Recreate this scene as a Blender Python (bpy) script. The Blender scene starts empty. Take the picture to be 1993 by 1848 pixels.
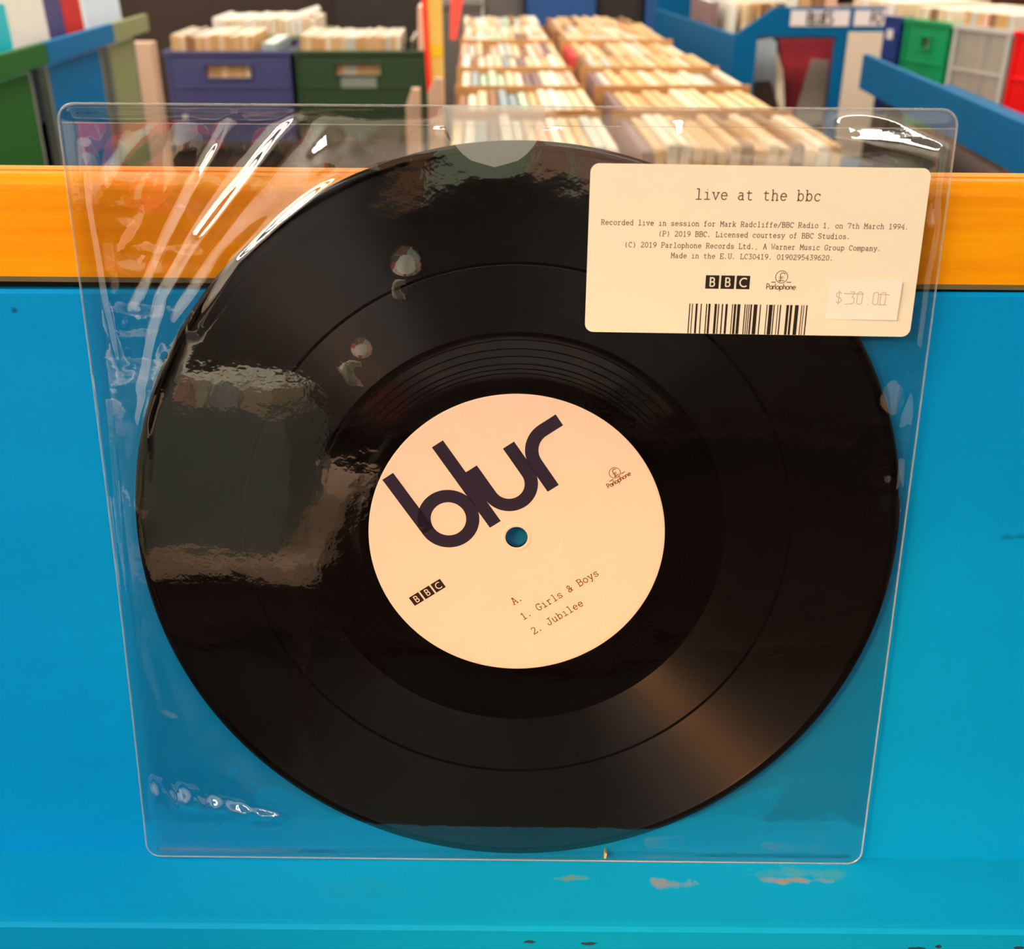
import bpy, bmesh, math, random
import numpy as np
from mathutils import Matrix, Vector
random.seed(7)
rng = np.random.RandomState(3)
SC = bpy.context.scene
COL = SC.collection
PI = math.pi

# ------------------------------------------------------------------ camera, exposure, light
LEAN, YAW = math.radians(7.5), math.radians(-2.3)
cam_d = bpy.data.cameras.new('camera')
cam_d.sensor_width = 36.0
cam_d.lens = 36.0 * 2150 / 1993
cam_d.clip_start = 0.02
cam_d.dof.use_dof = True
cam_d.dof.focus_distance = 0.372
cam_d.dof.aperture_fstop = 17
cam = bpy.data.objects.new('camera', cam_d)
COL.objects.link(cam)
# columns: image right, image down, view direction (world axes)
CAM_R = Matrix(((0.9995070541, -0.0132531065, 0.0284605686),
                (-0.0313834665, -0.4463934533, 0.8942862868),
                (0.0008525401, -0.8947386434, -0.4465893339)))
cam.matrix_world = Matrix.Translation((-0.01158, -0.31609, 1.23066)) @ Matrix((
    (CAM_R[0][0], -CAM_R[0][1], -CAM_R[0][2], 0), (CAM_R[1][0], -CAM_R[1][1], -CAM_R[1][2], 0),
    (CAM_R[2][0], -CAM_R[2][1], -CAM_R[2][2], 0), (0, 0, 0, 1)))
SC.camera = cam
SC.view_settings.view_transform = 'Standard'
SC.view_settings.look = 'None'
SC.view_settings.exposure = 0.13
SC.view_settings.gamma = 1.0
SC.view_settings.use_curve_mapping = False
SC.cycles.use_denoising = True
SC.cycles.max_bounces = 7
SC.cycles.transparent_max_bounces = 24
SC.cycles.sample_clamp_indirect = 6.0
PANEL_LIGHT = 13.5        # ceiling panels
SPOT_POWER = 900.0        # warm track spotlight
world = bpy.data.worlds.new('shop_air')
SC.world = world
world.use_nodes = True
world.node_tree.nodes['Background'].inputs[0].default_value = (1.0, 0.9, 0.78, 1)
world.node_tree.nodes['Background'].inputs[1].default_value = 0.05

# ------------------------------------------------------------------ materials
def lin(c):
    return tuple(((v / 255) / 12.92 if v / 255 <= 0.04045 else ((v / 255 + 0.055) / 1.055) ** 2.4) for v in c) + (1,)

def new_mat(name):
    m = bpy.data.materials.new(name)
    m.use_nodes = True
    return m, m.node_tree, m.node_tree.nodes, m.node_tree.links

def plain(name, rgb, rough=0.55, var=0.12, scale=30.0, spec=0.4, bump=0.0, coat=0.0):
    """painted / printed surface with a little procedural unevenness"""
    m, t, N, L = new_mat(name)
    b = N['Principled BSDF']
    tc = N.new('ShaderNodeTexCoord')
    no = N.new('ShaderNodeTexNoise'); no.inputs['Scale'].default_value = scale; no.inputs['Detail'].default_value = 4
    mx = N.new('ShaderNodeMix'); mx.data_type = 'RGBA'
    c = lin(rgb)
    mx.inputs['A'].default_value = tuple(max(0, v * (1 - var)) for v in c[:3]) + (1,)
    mx.inputs['B'].default_value = tuple(min(1, v * (1 + var)) for v in c[:3]) + (1,)
    L.new(tc.outputs['Object'], no.inputs['Vector'])
    L.new(no.outputs['Fac'], mx.inputs['Factor'])
    L.new(mx.outputs['Result'], b.inputs['Base Color'])
    b.inputs['Roughness'].default_value = rough
    b.inputs['Specular IOR Level'].default_value = spec
    b.inputs['Coat Weight'].default_value = coat
    b.inputs['Coat Roughness'].default_value = 0.12
    if bump:
        bp = N.new('ShaderNodeBump'); bp.inputs['Strength'].default_value = bump; bp.inputs['Distance'].default_value = 0.0005
        L.new(no.outputs['Fac'], bp.inputs['Height']); L.new(bp.outputs['Normal'], b.inputs['Normal'])
    return m

def clear_film(name, ior, rough, tint=(1, 1, 1), haze=0.0, bump=0.0, bscale=60.0):
    """thin clear PVC: transparent with a Fresnel gloss and an optional milky share"""
    m, t, N, L = new_mat(name)
    N.remove(N['Principled BSDF'])
    out = N['Material Output']
    tr = N.new('ShaderNodeBsdfTransparent'); tr.inputs[0].default_value = tuple(tint) + (1,)
    gl = N.new('ShaderNodeBsdfGlossy'); gl.inputs['Roughness'].default_value = rough
    # two-sided Fresnel (Schlick) so that film seen from either side behaves alike
    f0 = ((ior - 1) / (ior + 1)) ** 2
    lw = N.new('ShaderNodeLayerWeight')
    pw = N.new('ShaderNodeMath'); pw.operation = 'POWER'; pw.inputs[1].default_value = 5.0
    fr = N.new('ShaderNodeMath'); fr.operation = 'MULTIPLY_ADD'; fr.inputs[1].default_value = 1 - f0; fr.inputs[2].default_value = f0
    L.new(lw.outputs['Facing'], pw.inputs[0]); L.new(pw.outputs[0], fr.inputs[0])
    mx = N.new('ShaderNodeMixShader')
    base = tr.outputs[0]
    if haze:
        df = N.new('ShaderNodeBsdfDiffuse'); df.inputs[0].default_value = (0.9, 0.87, 0.82, 1)
        mh = N.new('ShaderNodeMixShader'); mh.inputs[0].default_value = haze
        L.new(tr.outputs[0], mh.inputs[1]); L.new(df.outputs[0], mh.inputs[2]); base = mh.outputs[0]
    if bump:
        tc = N.new('ShaderNodeTexCoord')
        no = N.new('ShaderNodeTexNoise'); no.inputs['Scale'].default_value = bscale; no.inputs['Detail'].default_value = 3
        bp = N.new('ShaderNodeBump'); bp.inputs['Strength'].default_value = bump; bp.inputs['Distance'].default_value = 0.001
        L.new(tc.outputs['Object'], no.inputs['Vector']); L.new(no.outputs['Fac'], bp.inputs['Height'])
        L.new(bp.outputs['Normal'], gl.inputs['Normal'])
    L.new(fr.outputs[0], mx.inputs[0]); L.new(base, mx.inputs[1]); L.new(gl.outputs[0], mx.inputs[2])
    L.new(mx.outputs[0], out.inputs[0])
    return m

def emit(name, rgb, s):
    m, t, N, L = new_mat(name)
    b = N['Principled BSDF']
    b.inputs['Base Color'].default_value = (0.9, 0.9, 0.9, 1)
    b.inputs['Emission Color'].default_value = tuple(rgb) + (1,)
    b.inputs['Emission Strength'].default_value = s
    return m

def vinyl():
    m, t, N, L = new_mat('black_vinyl')
    b = N['Principled BSDF']
    b.inputs['Base Color'].default_value = (0.0022, 0.0018, 0.0016, 1)
    b.inputs['Specular IOR Level'].default_value = 0.28
    tc = N.new('ShaderNodeTexCoord')
    sx = N.new('ShaderNodeSeparateXYZ'); L.new(tc.outputs['Object'], sx.inputs[0])
    cx = N.new('ShaderNodeCombineXYZ'); L.new(sx.outputs[0], cx.inputs[0]); L.new(sx.outputs[1], cx.inputs[1])
    ln = N.new('ShaderNodeVectorMath'); ln.operation = 'LENGTH'; L.new(cx.outputs[0], ln.inputs[0])
    # grooved bands by radius (metres)
    mr = N.new('ShaderNodeMapRange'); mr.inputs['From Min'].default_value = 0; mr.inputs['From Max'].default_value = 0.125
    L.new(ln.outputs['Value'], mr.inputs['Value'])
    cr = N.new('ShaderNodeValToRGB'); cr.color_ramp.interpolation = 'CONSTANT'
    e = cr.color_ramp.elements
    e[0].position = 0; e[0].color = (0, 0, 0, 1)
    e[1].position = 68.3 / 125; e[1].color = (1, 1, 1, 1)
    for p, v in ((88.75 / 125, 0), (89.45 / 125, 1), (122.0 / 125, 0)):
        k = e.new(p); k.color = (v, v, v, 1)
    L.new(mr.outputs[0], cr.inputs[0])
    # fine rings: noise along the radius only
    sc = N.new('ShaderNodeMath'); sc.operation = 'MULTIPLY'; sc.inputs[1].default_value = 2600
    L.new(ln.outputs['Value'], sc.inputs[0])
    no = N.new('ShaderNodeTexNoise'); no.noise_dimensions = '1D'; no.inputs['Scale'].default_value = 1.0; no.inputs['Detail'].default_value = 3
    L.new(sc.outputs[0], no.inputs['W'])
    an = N.new('ShaderNodeMath'); an.operation = 'MULTIPLY'; an.inputs[1].default_value = 1.0
    L.new(cr.outputs[0], an.inputs[0]); L.new(an.outputs[0], b.inputs['Anisotropic'])
    b.inputs['Anisotropic Rotation'].default_value = 0.25
    tg = N.new('ShaderNodeTangent'); tg.direction_type = 'RADIAL'; tg.axis = 'Z'
    L.new(tg.outputs[0], b.inputs['Tangent'])
    ro = N.new('ShaderNodeMapRange'); ro.inputs['To Min'].default_value = 0.09; ro.inputs['To Max'].default_value = 0.42
    L.new(cr.outputs[0], ro.inputs['Value']); L.new(ro.outputs[0], b.inputs['Roughness'])
    bm = N.new('ShaderNodeMath'); bm.operation = 'MULTIPLY'; L.new(no.outputs['Fac'], bm.inputs[0]); L.new(cr.outputs[0], bm.inputs[1])
    bp = N.new('ShaderNodeBump'); bp.inputs['Strength'].default_value = 0.35; bp.inputs['Distance'].default_value = 0.00008
    L.new(bm.outputs[0], bp.inputs['Height']); L.new(bp.outputs['Normal'], b.inputs['Normal'])
    return m

def wood_rail():
    m, t, N, L = new_mat('orange_varnished_wood')
    b = N['Principled BSDF']
    tc = N.new('ShaderNodeTexCoord')
    mp = N.new('ShaderNodeMapping'); mp.inputs['Scale'].default_value = (6, 140, 140)
    no = N.new('ShaderNodeTexNoise'); no.inputs['Scale'].default_value = 1.6; no.inputs['Detail'].default_value = 7; no.inputs['Roughness'].default_value = 0.62
    cr = N.new('ShaderNodeValToRGB')
    cr.color_ramp.elements[0].position = 0.28; cr.color_ramp.elements[0].color = (0.84, 0.25, 0.001, 1)
    cr.color_ramp.elements[1].position = 0.72; cr.color_ramp.elements[1].color = (0.97, 0.37, 0.001, 1)
    L.new(tc.outputs['Object'], mp.inputs[0]); L.new(mp.outputs[0], no.inputs['Vector']); L.new(no.outputs['Fac'], cr.inputs[0])
    L.new(cr.outputs[0], b.inputs['Base Color'])
    b.inputs['Roughness'].default_value = 0.42
    b.inputs['Coat Weight'].default_value = 0.05; b.inputs['Coat Roughness'].default_value = 0.3
    b.inputs['Specular IOR Level'].default_value = 0.08
    return m

def blue_paint(name, rgb, spots=(), axis=1):
    """painted board; SPOTS are worn patches (object x, y, z, radius x, radius z, colour)"""
    m, t, N, L = new_mat(name)
    b = N['Principled BSDF']
    tc = N.new('ShaderNodeTexCoord')
    mp = N.new('ShaderNodeMapping'); mp.inputs['Scale'].default_value = (3, 16, 16)
    n1 = N.new('ShaderNodeTexNoise'); n1.inputs['Scale'].default_value = 1.4; n1.inputs['Detail'].default_value = 6
    L.new(tc.outputs['Object'], mp.inputs[0]); L.new(mp.outputs[0], n1.inputs['Vector'])
    c = lin(rgb)
    mx = N.new('ShaderNodeMix'); mx.data_type = 'RGBA'
    mx.inputs['A'].default_value = tuple(v * 0.88 for v in c[:3]) + (1,)
    mx.inputs['B'].default_value = (c[0] * 1.2 + 0.001, min(1, c[1] * 1.13), min(1, c[2] * 1.08), 1)
    L.new(n1.outputs['Fac'], mx.inputs['Factor'])
    cur = mx.outputs['Result']
    n2 = N.new('ShaderNodeTexNoise'); n2.inputs['Scale'].default_value = 190; n2.inputs['Detail'].default_value = 5
    L.new(tc.outputs['Object'], n2.inputs['Vector'])
    for (x, y, rx, ry, col) in spots:
        sm = N.new('ShaderNodeMapping'); sm.vector_type = 'TEXTURE'
        sm.inputs['Location'].default_value = (x, y, y); sm.inputs['Scale'].default_value = (rx, ry, ry)
        L.new(tc.outputs['Object'], sm.inputs[0])
        ss = N.new('ShaderNodeSeparateXYZ'); L.new(sm.outputs[0], ss.inputs[0])
        cc = N.new('ShaderNodeCombineXYZ'); L.new(ss.outputs[0], cc.inputs[0]); L.new(ss.outputs[axis], cc.inputs[1])
        le = N.new('ShaderNodeVectorMath'); le.operation = 'LENGTH'; L.new(cc.outputs[0], le.inputs[0])
        ad = N.new('ShaderNodeMath'); ad.operation = 'MULTIPLY_ADD'; ad.inputs[1].default_value = 2.6
        L.new(n2.outputs['Fac'], ad.inputs[0]); L.new(le.outputs['Value'], ad.inputs[2])
        r2 = N.new('ShaderNodeMapRange'); r2.inputs['From Min'].default_value = 1.5; r2.inputs['From Max'].default_value = 2.2
        r2.inputs['To Min'].default_value = 0.75; r2.inputs['To Max'].default_value = 0
        L.new(ad.outputs[0], r2.inputs['Value'])
        m2 = N.new('ShaderNodeMix'); m2.data_type = 'RGBA'; m2.inputs['B'].default_value = lin(col)
        L.new(r2.outputs[0], m2.inputs['Factor']); L.new(cur, m2.inputs['A']); cur = m2.outputs['Result']
    L.new(cur, b.inputs['Base Color'])
    b.inputs['Roughness'].default_value = 0.5
    b.inputs['Specular IOR Level'].default_value = 0.05
    bp = N.new('ShaderNodeBump'); bp.inputs['Strength'].default_value = 0.12; bp.inputs['Distance'].default_value = 0.0006
    L.new(n2.outputs['Fac'], bp.inputs['Height']); L.new(bp.outputs['Normal'], b.inputs['Normal'])
    return m

M = {}
M['film'] = clear_film('clear_pvc_front', 2.25, 0.03, (0.985, 0.985, 0.98), 0.0, 0.05, 150)
M['film_back'] = clear_film('clear_pvc_back', 2.25, 0.045, (0.97, 0.975, 0.975), 0.001, 0.08, 140)
M['seam'] = clear_film('pvc_weld', 1.75, 0.06, (0.92, 0.92, 0.92), 0.16)
M['seal'] = clear_film('frosted_seal', 1.45, 0.28, (0.95, 0.93, 0.90), 0.24)
M['vinyl'] = vinyl()
M['label'] = plain('cream_label_paper', (240, 216, 196), 0.6, 0.02, 90, 0.3, 0.04)
M['sticker'] = plain('cream_sticker_paper', (246, 225, 196), 0.5, 0.015, 60, 0.35)
M['tag'] = plain('price_tag_paper', (250, 233, 212), 0.5, 0.015, 60, 0.35)
M['ink_navy'] = plain('navy_ink', (44, 36, 56), 0.6, 0.1, 200, 0.2)
M['ink_black'] = plain('brown_black_ink', (42, 30, 22), 0.6, 0.1, 200, 0.2)
M['ink_brown'] = plain('brown_type_ink', (104, 60, 24), 0.6, 0.1, 200, 0.2)
M['ink_grey'] = plain('faint_grey_ink', (196, 172, 150), 0.6, 0.1, 200, 0.2)
M['rail'] = wood_rail()
M['rail_edge'] = plain('tan_rail_edge', (150, 122, 74), 0.6, 0.2, 60)
M['gap'] = plain('rail_gap_shade', (52, 30, 16), 0.8, 0.2, 80)  # shade of the recess under the rail, put into the colour
M['board'] = blue_paint('blue_board_paint', (1, 138, 200), ((-0.1565, 0.0737, 0.0017, 0.0014, (24, 40, 70)), (0.166, -0.0005, 0.010, 0.0016, (10, 96, 140)), (0.173, 0.018, 0.005, 0.0012, (10, 100, 140))))
M['ledge'] = blue_paint('blue_ledge_paint', (3, 139, 190), ((0.0568, 0.0100, 0.0075, 0.0030, (150, 116, 60)), (0.1010, 0.0080, 0.012, 0.0019, (150, 120, 66)), (0.0198, 0.0078, 0.007, 0.0016, (96, 128, 110)),
                        (0.104, 0.0046, 0.022, 0.0034, (60, 140, 160)), (-0.055, 0.013, 0.024, 0.005, (14, 136, 178))), 2)
M['chip'] = plain('dark_paint_chip', (30, 52, 70), 0.7, 0.3, 300)
M['splinter'] = plain('bare_wood_chip', (214, 160, 78), 0.6, 0.2, 300)
PAPER = [('cream', (224, 196, 158)), ('ivory', (230, 212, 186)), ('white', (232, 224, 212)), ('buff', (214, 174, 126)), ('tan', (206, 160, 104)),
         ('pale grey', (196, 194, 182)), ('pinkish', (232, 180, 156)), ('pale green', (186, 204, 176)), ('brown', (150, 104, 68)), ('dusty mauve', (134, 104, 104)),
         ('red', (214, 60, 60)), ('straw', (222, 184, 130)), ('grey blue', (146, 158, 164)), ('dark grey', (84, 80, 72))]
for n, c in PAPER:
    M[n] = plain('paper_' + n.replace(' ', '_'), c, 0.6, 0.10, 40)
M['inner_sleeve'] = plain('white_inner_sleeve', (244, 240, 226), 0.6, 0.08, 60)
PAL = {n: lin(c) for n, c in PAPER}
M['navy_plastic'] = plain('navy_crate_plastic', (66, 66, 112), 0.42, 0.08, 14)
M['green_plastic'] = plain('dark_green_crate_plastic', (44, 66, 42), 0.42, 0.08, 14)
M['bright_green'] = plain('bright_green_plastic', (0, 146, 88), 0.4, 0.06, 14)
M['deep_blue'] = plain('deep_blue_plastic', (24, 56, 130), 0.4, 0.06, 14)
M['clear_plastic'] = clear_film('clear_crate_plastic', 1.5, 0.15, (0.82, 0.80, 0.74), 0.24)
M['clear_rib'] = clear_film('clear_crate_rib', 1.5, 0.2, (0.85, 0.83, 0.78), 0.5)
M['red_plastic'] = plain('red_plastic', (236, 4, 6), 0.4, 0.05, 14)
M['bin_blue'] = plain('shop_bin_blue', (4, 92, 142), 0.5, 0.10, 9, 0.1)
M['left_blue'] = plain('left_bin_blue', (10, 106, 164), 0.5, 0.08, 9, 0.1)
M['left_green'] = plain('left_bin_green', (42, 98, 46), 0.5, 0.10, 9, 0.1)
M['left_sage'] = plain('left_bin_sage', (140, 144, 104), 0.5, 0.08, 9, 0.1)
M['post_grey'] = plain('grey_post_paint', (128, 134, 124), 0.5, 0.08, 9)
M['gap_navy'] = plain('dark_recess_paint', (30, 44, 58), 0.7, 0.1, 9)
M['card'] = plain('brown_box_card', (196, 142, 88), 0.75, 0.12, 25)
M['table_wood'] = plain('table_wood', (120, 88, 60), 0.6, 0.15, 12)
M['dark_wood'] = plain('dark_brown_wood', (52, 34, 26), 0.5, 0.2, 8)
M['pale_wood'] = plain('pale_pink_wood', (206, 168, 142), 0.6, 0.06, 10)
M['black_board'] = plain('black_brown_board', (50, 40, 36), 0.6, 0.1, 8)
M['sign_red'] = plain('bright_red_edge', (250, 36, 16), 0.5, 0.04, 10)
M['sign_yellow'] = plain('yellow_card', (230, 190, 92), 0.55, 0.12, 14)
M['ribbon'] = plain('coral_red_ribbon', (250, 84, 68), 0.55, 0.05, 20)
M['sign_card'] = plain('white_sign_card', (226, 216, 216), 0.6, 0.03, 20)
M['cream_panel'] = plain('cream_panel', (214, 196, 176), 0.6, 0.03, 10)
M['cyan_cover'] = plain('cyan_cover', (18, 188, 206), 0.45, 0.06, 10)
M['white_cover'] = plain('white_cover', (238, 232, 222), 0.5, 0.04, 10)
M['indigo_cover'] = plain('indigo_cover', (64, 62, 120), 0.45, 0.08, 10)
M['red_cover'] = plain('red_cover', (206, 12, 18), 0.45, 0.06, 10)
M['ice_cover'] = plain('pale_blue_cover', (214, 230, 252), 0.45, 0.04, 10)
M['amber_cover'] = plain('amber_cover', (240, 190, 30), 0.45, 0.04, 10)
M['poster_red'] = plain('red_poster_print', (150, 36, 48), 0.5, 0.7, 12)
M['poster_grey'] = plain('grey_poster_print', (150, 134, 120), 0.5, 0.3, 12)
M['silver'] = plain('silver_sleeve', (176, 184, 190), 0.35, 0.10, 12)
M['floor'] = plain('grey_brown_floor', (26, 22, 19), 0.55, 0.2, 6)
M['wall'] = plain('cream_wall', (236, 231, 222), 0.7, 0.04, 3)
M['ceiling'] = plain('white_ceiling', (238, 237, 234), 0.8, 0.03, 3)
M['rack_grey'] = plain('rack_grey', (108, 100, 96), 0.6, 0.1, 8)
M['rack_blue'] = plain('rack_blue', (40, 84, 150), 0.6, 0.1, 8)
M['metal_white'] = plain('white_metal', (226, 226, 222), 0.4, 0.02, 10)
M['panel_glow'] = emit('ceiling_panel_glow', (1.0, 0.93, 0.80), PANEL_LIGHT)
M['spot_glow'] = emit('warm_lamp_glow', (1.0, 0.55, 0.2), 40.0)

# ------------------------------------------------------------------ object helpers
def thing(name, label, cat, loc=(0, 0, 0), rz=0.0, group=None, matrix=None):
    o = bpy.data.objects.new(name, None)
    o.empty_display_size = 0.05
    COL.objects.link(o)
    if matrix is not None:
        o.matrix_world = matrix
    else:
        o.location = loc; o.rotation_euler = (0, 0, rz)
    tag(o, label, cat, group)
    return o

def tag(o, label, cat, group=None):
    o['label'] = label; o['category'] = cat
    if group: o['group'] = group
    return o

class MB:
    def __init__(s): s.v = []; s.f = []; s.mi = []
    def add(s, verts, faces, mi=0):
        n = len(s.v); s.v += [tuple(p) for p in verts]
        s.f += [tuple(i + n for i in q) for q in faces]; s.mi += [mi] * len(faces)
    def box(s, x0, x1, y0, y1, z0, z1, mi=0):
        s.add([(x0, y0, z0), (x1, y0, z0), (x1, y1, z0), (x0, y1, z0), (x0, y0, z1), (x1, y0, z1), (x1, y1, z1), (x0, y1, z1)],
              [(0, 3, 2, 1), (4, 5, 6, 7), (0, 1, 5, 4), (1, 2, 6, 5), (2, 3, 7, 6), (3, 0, 4, 7)], mi)
    def prism_x(s, prof, x0, x1, mi=0, mis=None):
        """profile in (y, z), counter-clockwise seen from +x, swept along x"""
        n = len(prof)
        vs = [(x0, y, z) for y, z in prof] + [(x1, y, z) for y, z in prof]
        b = len(s.v); s.v += vs
        for i in range(n):
            j = (i + 1) % n
            s.f.append((b + i, b + n + i, b + n + j, b + j)); s.mi.append(mis[i] if mis else mi)
        s.f.append(tuple(b + i for i in range(n))); s.mi.append(mi)
        s.f.append(tuple(b + n + i for i in reversed(range(n)))); s.mi.append(mi)
    def prism_z(s, poly, z0, z1, mi=0):
        n = len(poly); b = len(s.v)
        s.v += [(x, y, z0) for x, y in poly] + [(x, y, z1) for x, y in poly]
        for i in range(n):
            j = (i + 1) % n
            s.f.append((b + i, b + j, b + n + j, b + n + i)); s.mi.append(mi)
        s.f.append(tuple(b + n + i for i in range(n))); s.mi.append(mi)
        s.f.append(tuple(b + i for i in reversed(range(n)))); s.mi.append(mi)
    def lathe(s, prof, n=192, mi=0, closed=True):
        """profile of (radius, z) turned about z"""
        b = len(s.v); k = len(prof)
        for i in range(n):
            a = 2 * PI * i / n; c, q = math.cos(a), math.sin(a)
            s.v += [(r * c, r * q, z) for r, z in prof]
        for i in range(n):
            j = (i + 1) % n
            for p in range(k if closed else k - 1):
                q = (p + 1) % k
                s.f.append((b + i * k + p, b + j * k + p, b + j * k + q, b + i * k + q)); s.mi.append(mi)
    def tube(s, pts, r, n=8, closed=False, mi=0):
        pts = [Vector(p) for p in pts]; m = len(pts); b = len(s.v)
        for i, p in enumerate(pts):
            a = pts[i - 1] if (i > 0 or closed) else p
            c = pts[(i + 1) % m] if (i < m - 1 or closed) else p
            d = (c - a).normalized()
            ref = Vector((0, 0, 1)) if abs(d.z) < 0.9 else Vector((1, 0, 0))
            x = d.cross(ref).normalized(); y = d.cross(x).normalized()
            for k in range(n):
                t = 2 * PI * k / n
                s.v.append(tuple(p + x * (r * math.cos(t)) + y * (r * math.sin(t))))
        for i in range(m if closed else m - 1):
            j = (i + 1) % m
            for k in range(n):
                l = (k + 1) % n
                s.f.append((b + i * n + k, b + j * n + k, b + j * n + l, b + i * n + l)); s.mi.append(mi)
        if not closed:
            s.f.append(tuple(b + k for k in range(n))); s.mi.append(mi)
            s.f.append(tuple(b + (m - 1) * n + k for k in reversed(range(n)))); s.mi.append(mi)
    def build(s, name, mats, parent=None, smooth=False, bevel=0.0, kind=None, fix=True):
        me = bpy.data.meshes.new(name)
        me.from_pydata(s.v, [], s.f)
        for m in (mats if isinstance(mats, (list, tuple)) else [mats]):
            me.materials.append(m)
        me.polygons.foreach_set('material_index', s.mi)
        if fix or bevel:
            bm = bmesh.new(); bm.from_mesh(me)
            if fix: bmesh.ops.recalc_face_normals(bm, faces=bm.faces)
            if bevel:
                es = [e for e in bm.edges if len(e.link_faces) == 2 and e.calc_face_angle(0) > 0.6]
                bmesh.ops.bevel(bm, geom=es, offset=bevel, segments=2, profile=0.5, affect='EDGES')
            bm.to_mesh(me); bm.free()
        if smooth:
            me.polygons.foreach_set('use_smooth', [True] * len(me.polygons))
        me.update()
        o = bpy.data.objects.new(name, me)
        COL.objects.link(o)
        if parent: o.parent = parent
        if kind: o['kind'] = kind
        return o

def copy_tree(o, parent=None):
    c = o.copy(); COL.objects.link(c)
    if parent is not None: c.parent = parent
    for ch in list(o.children): copy_tree(ch, c)
    return c

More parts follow.
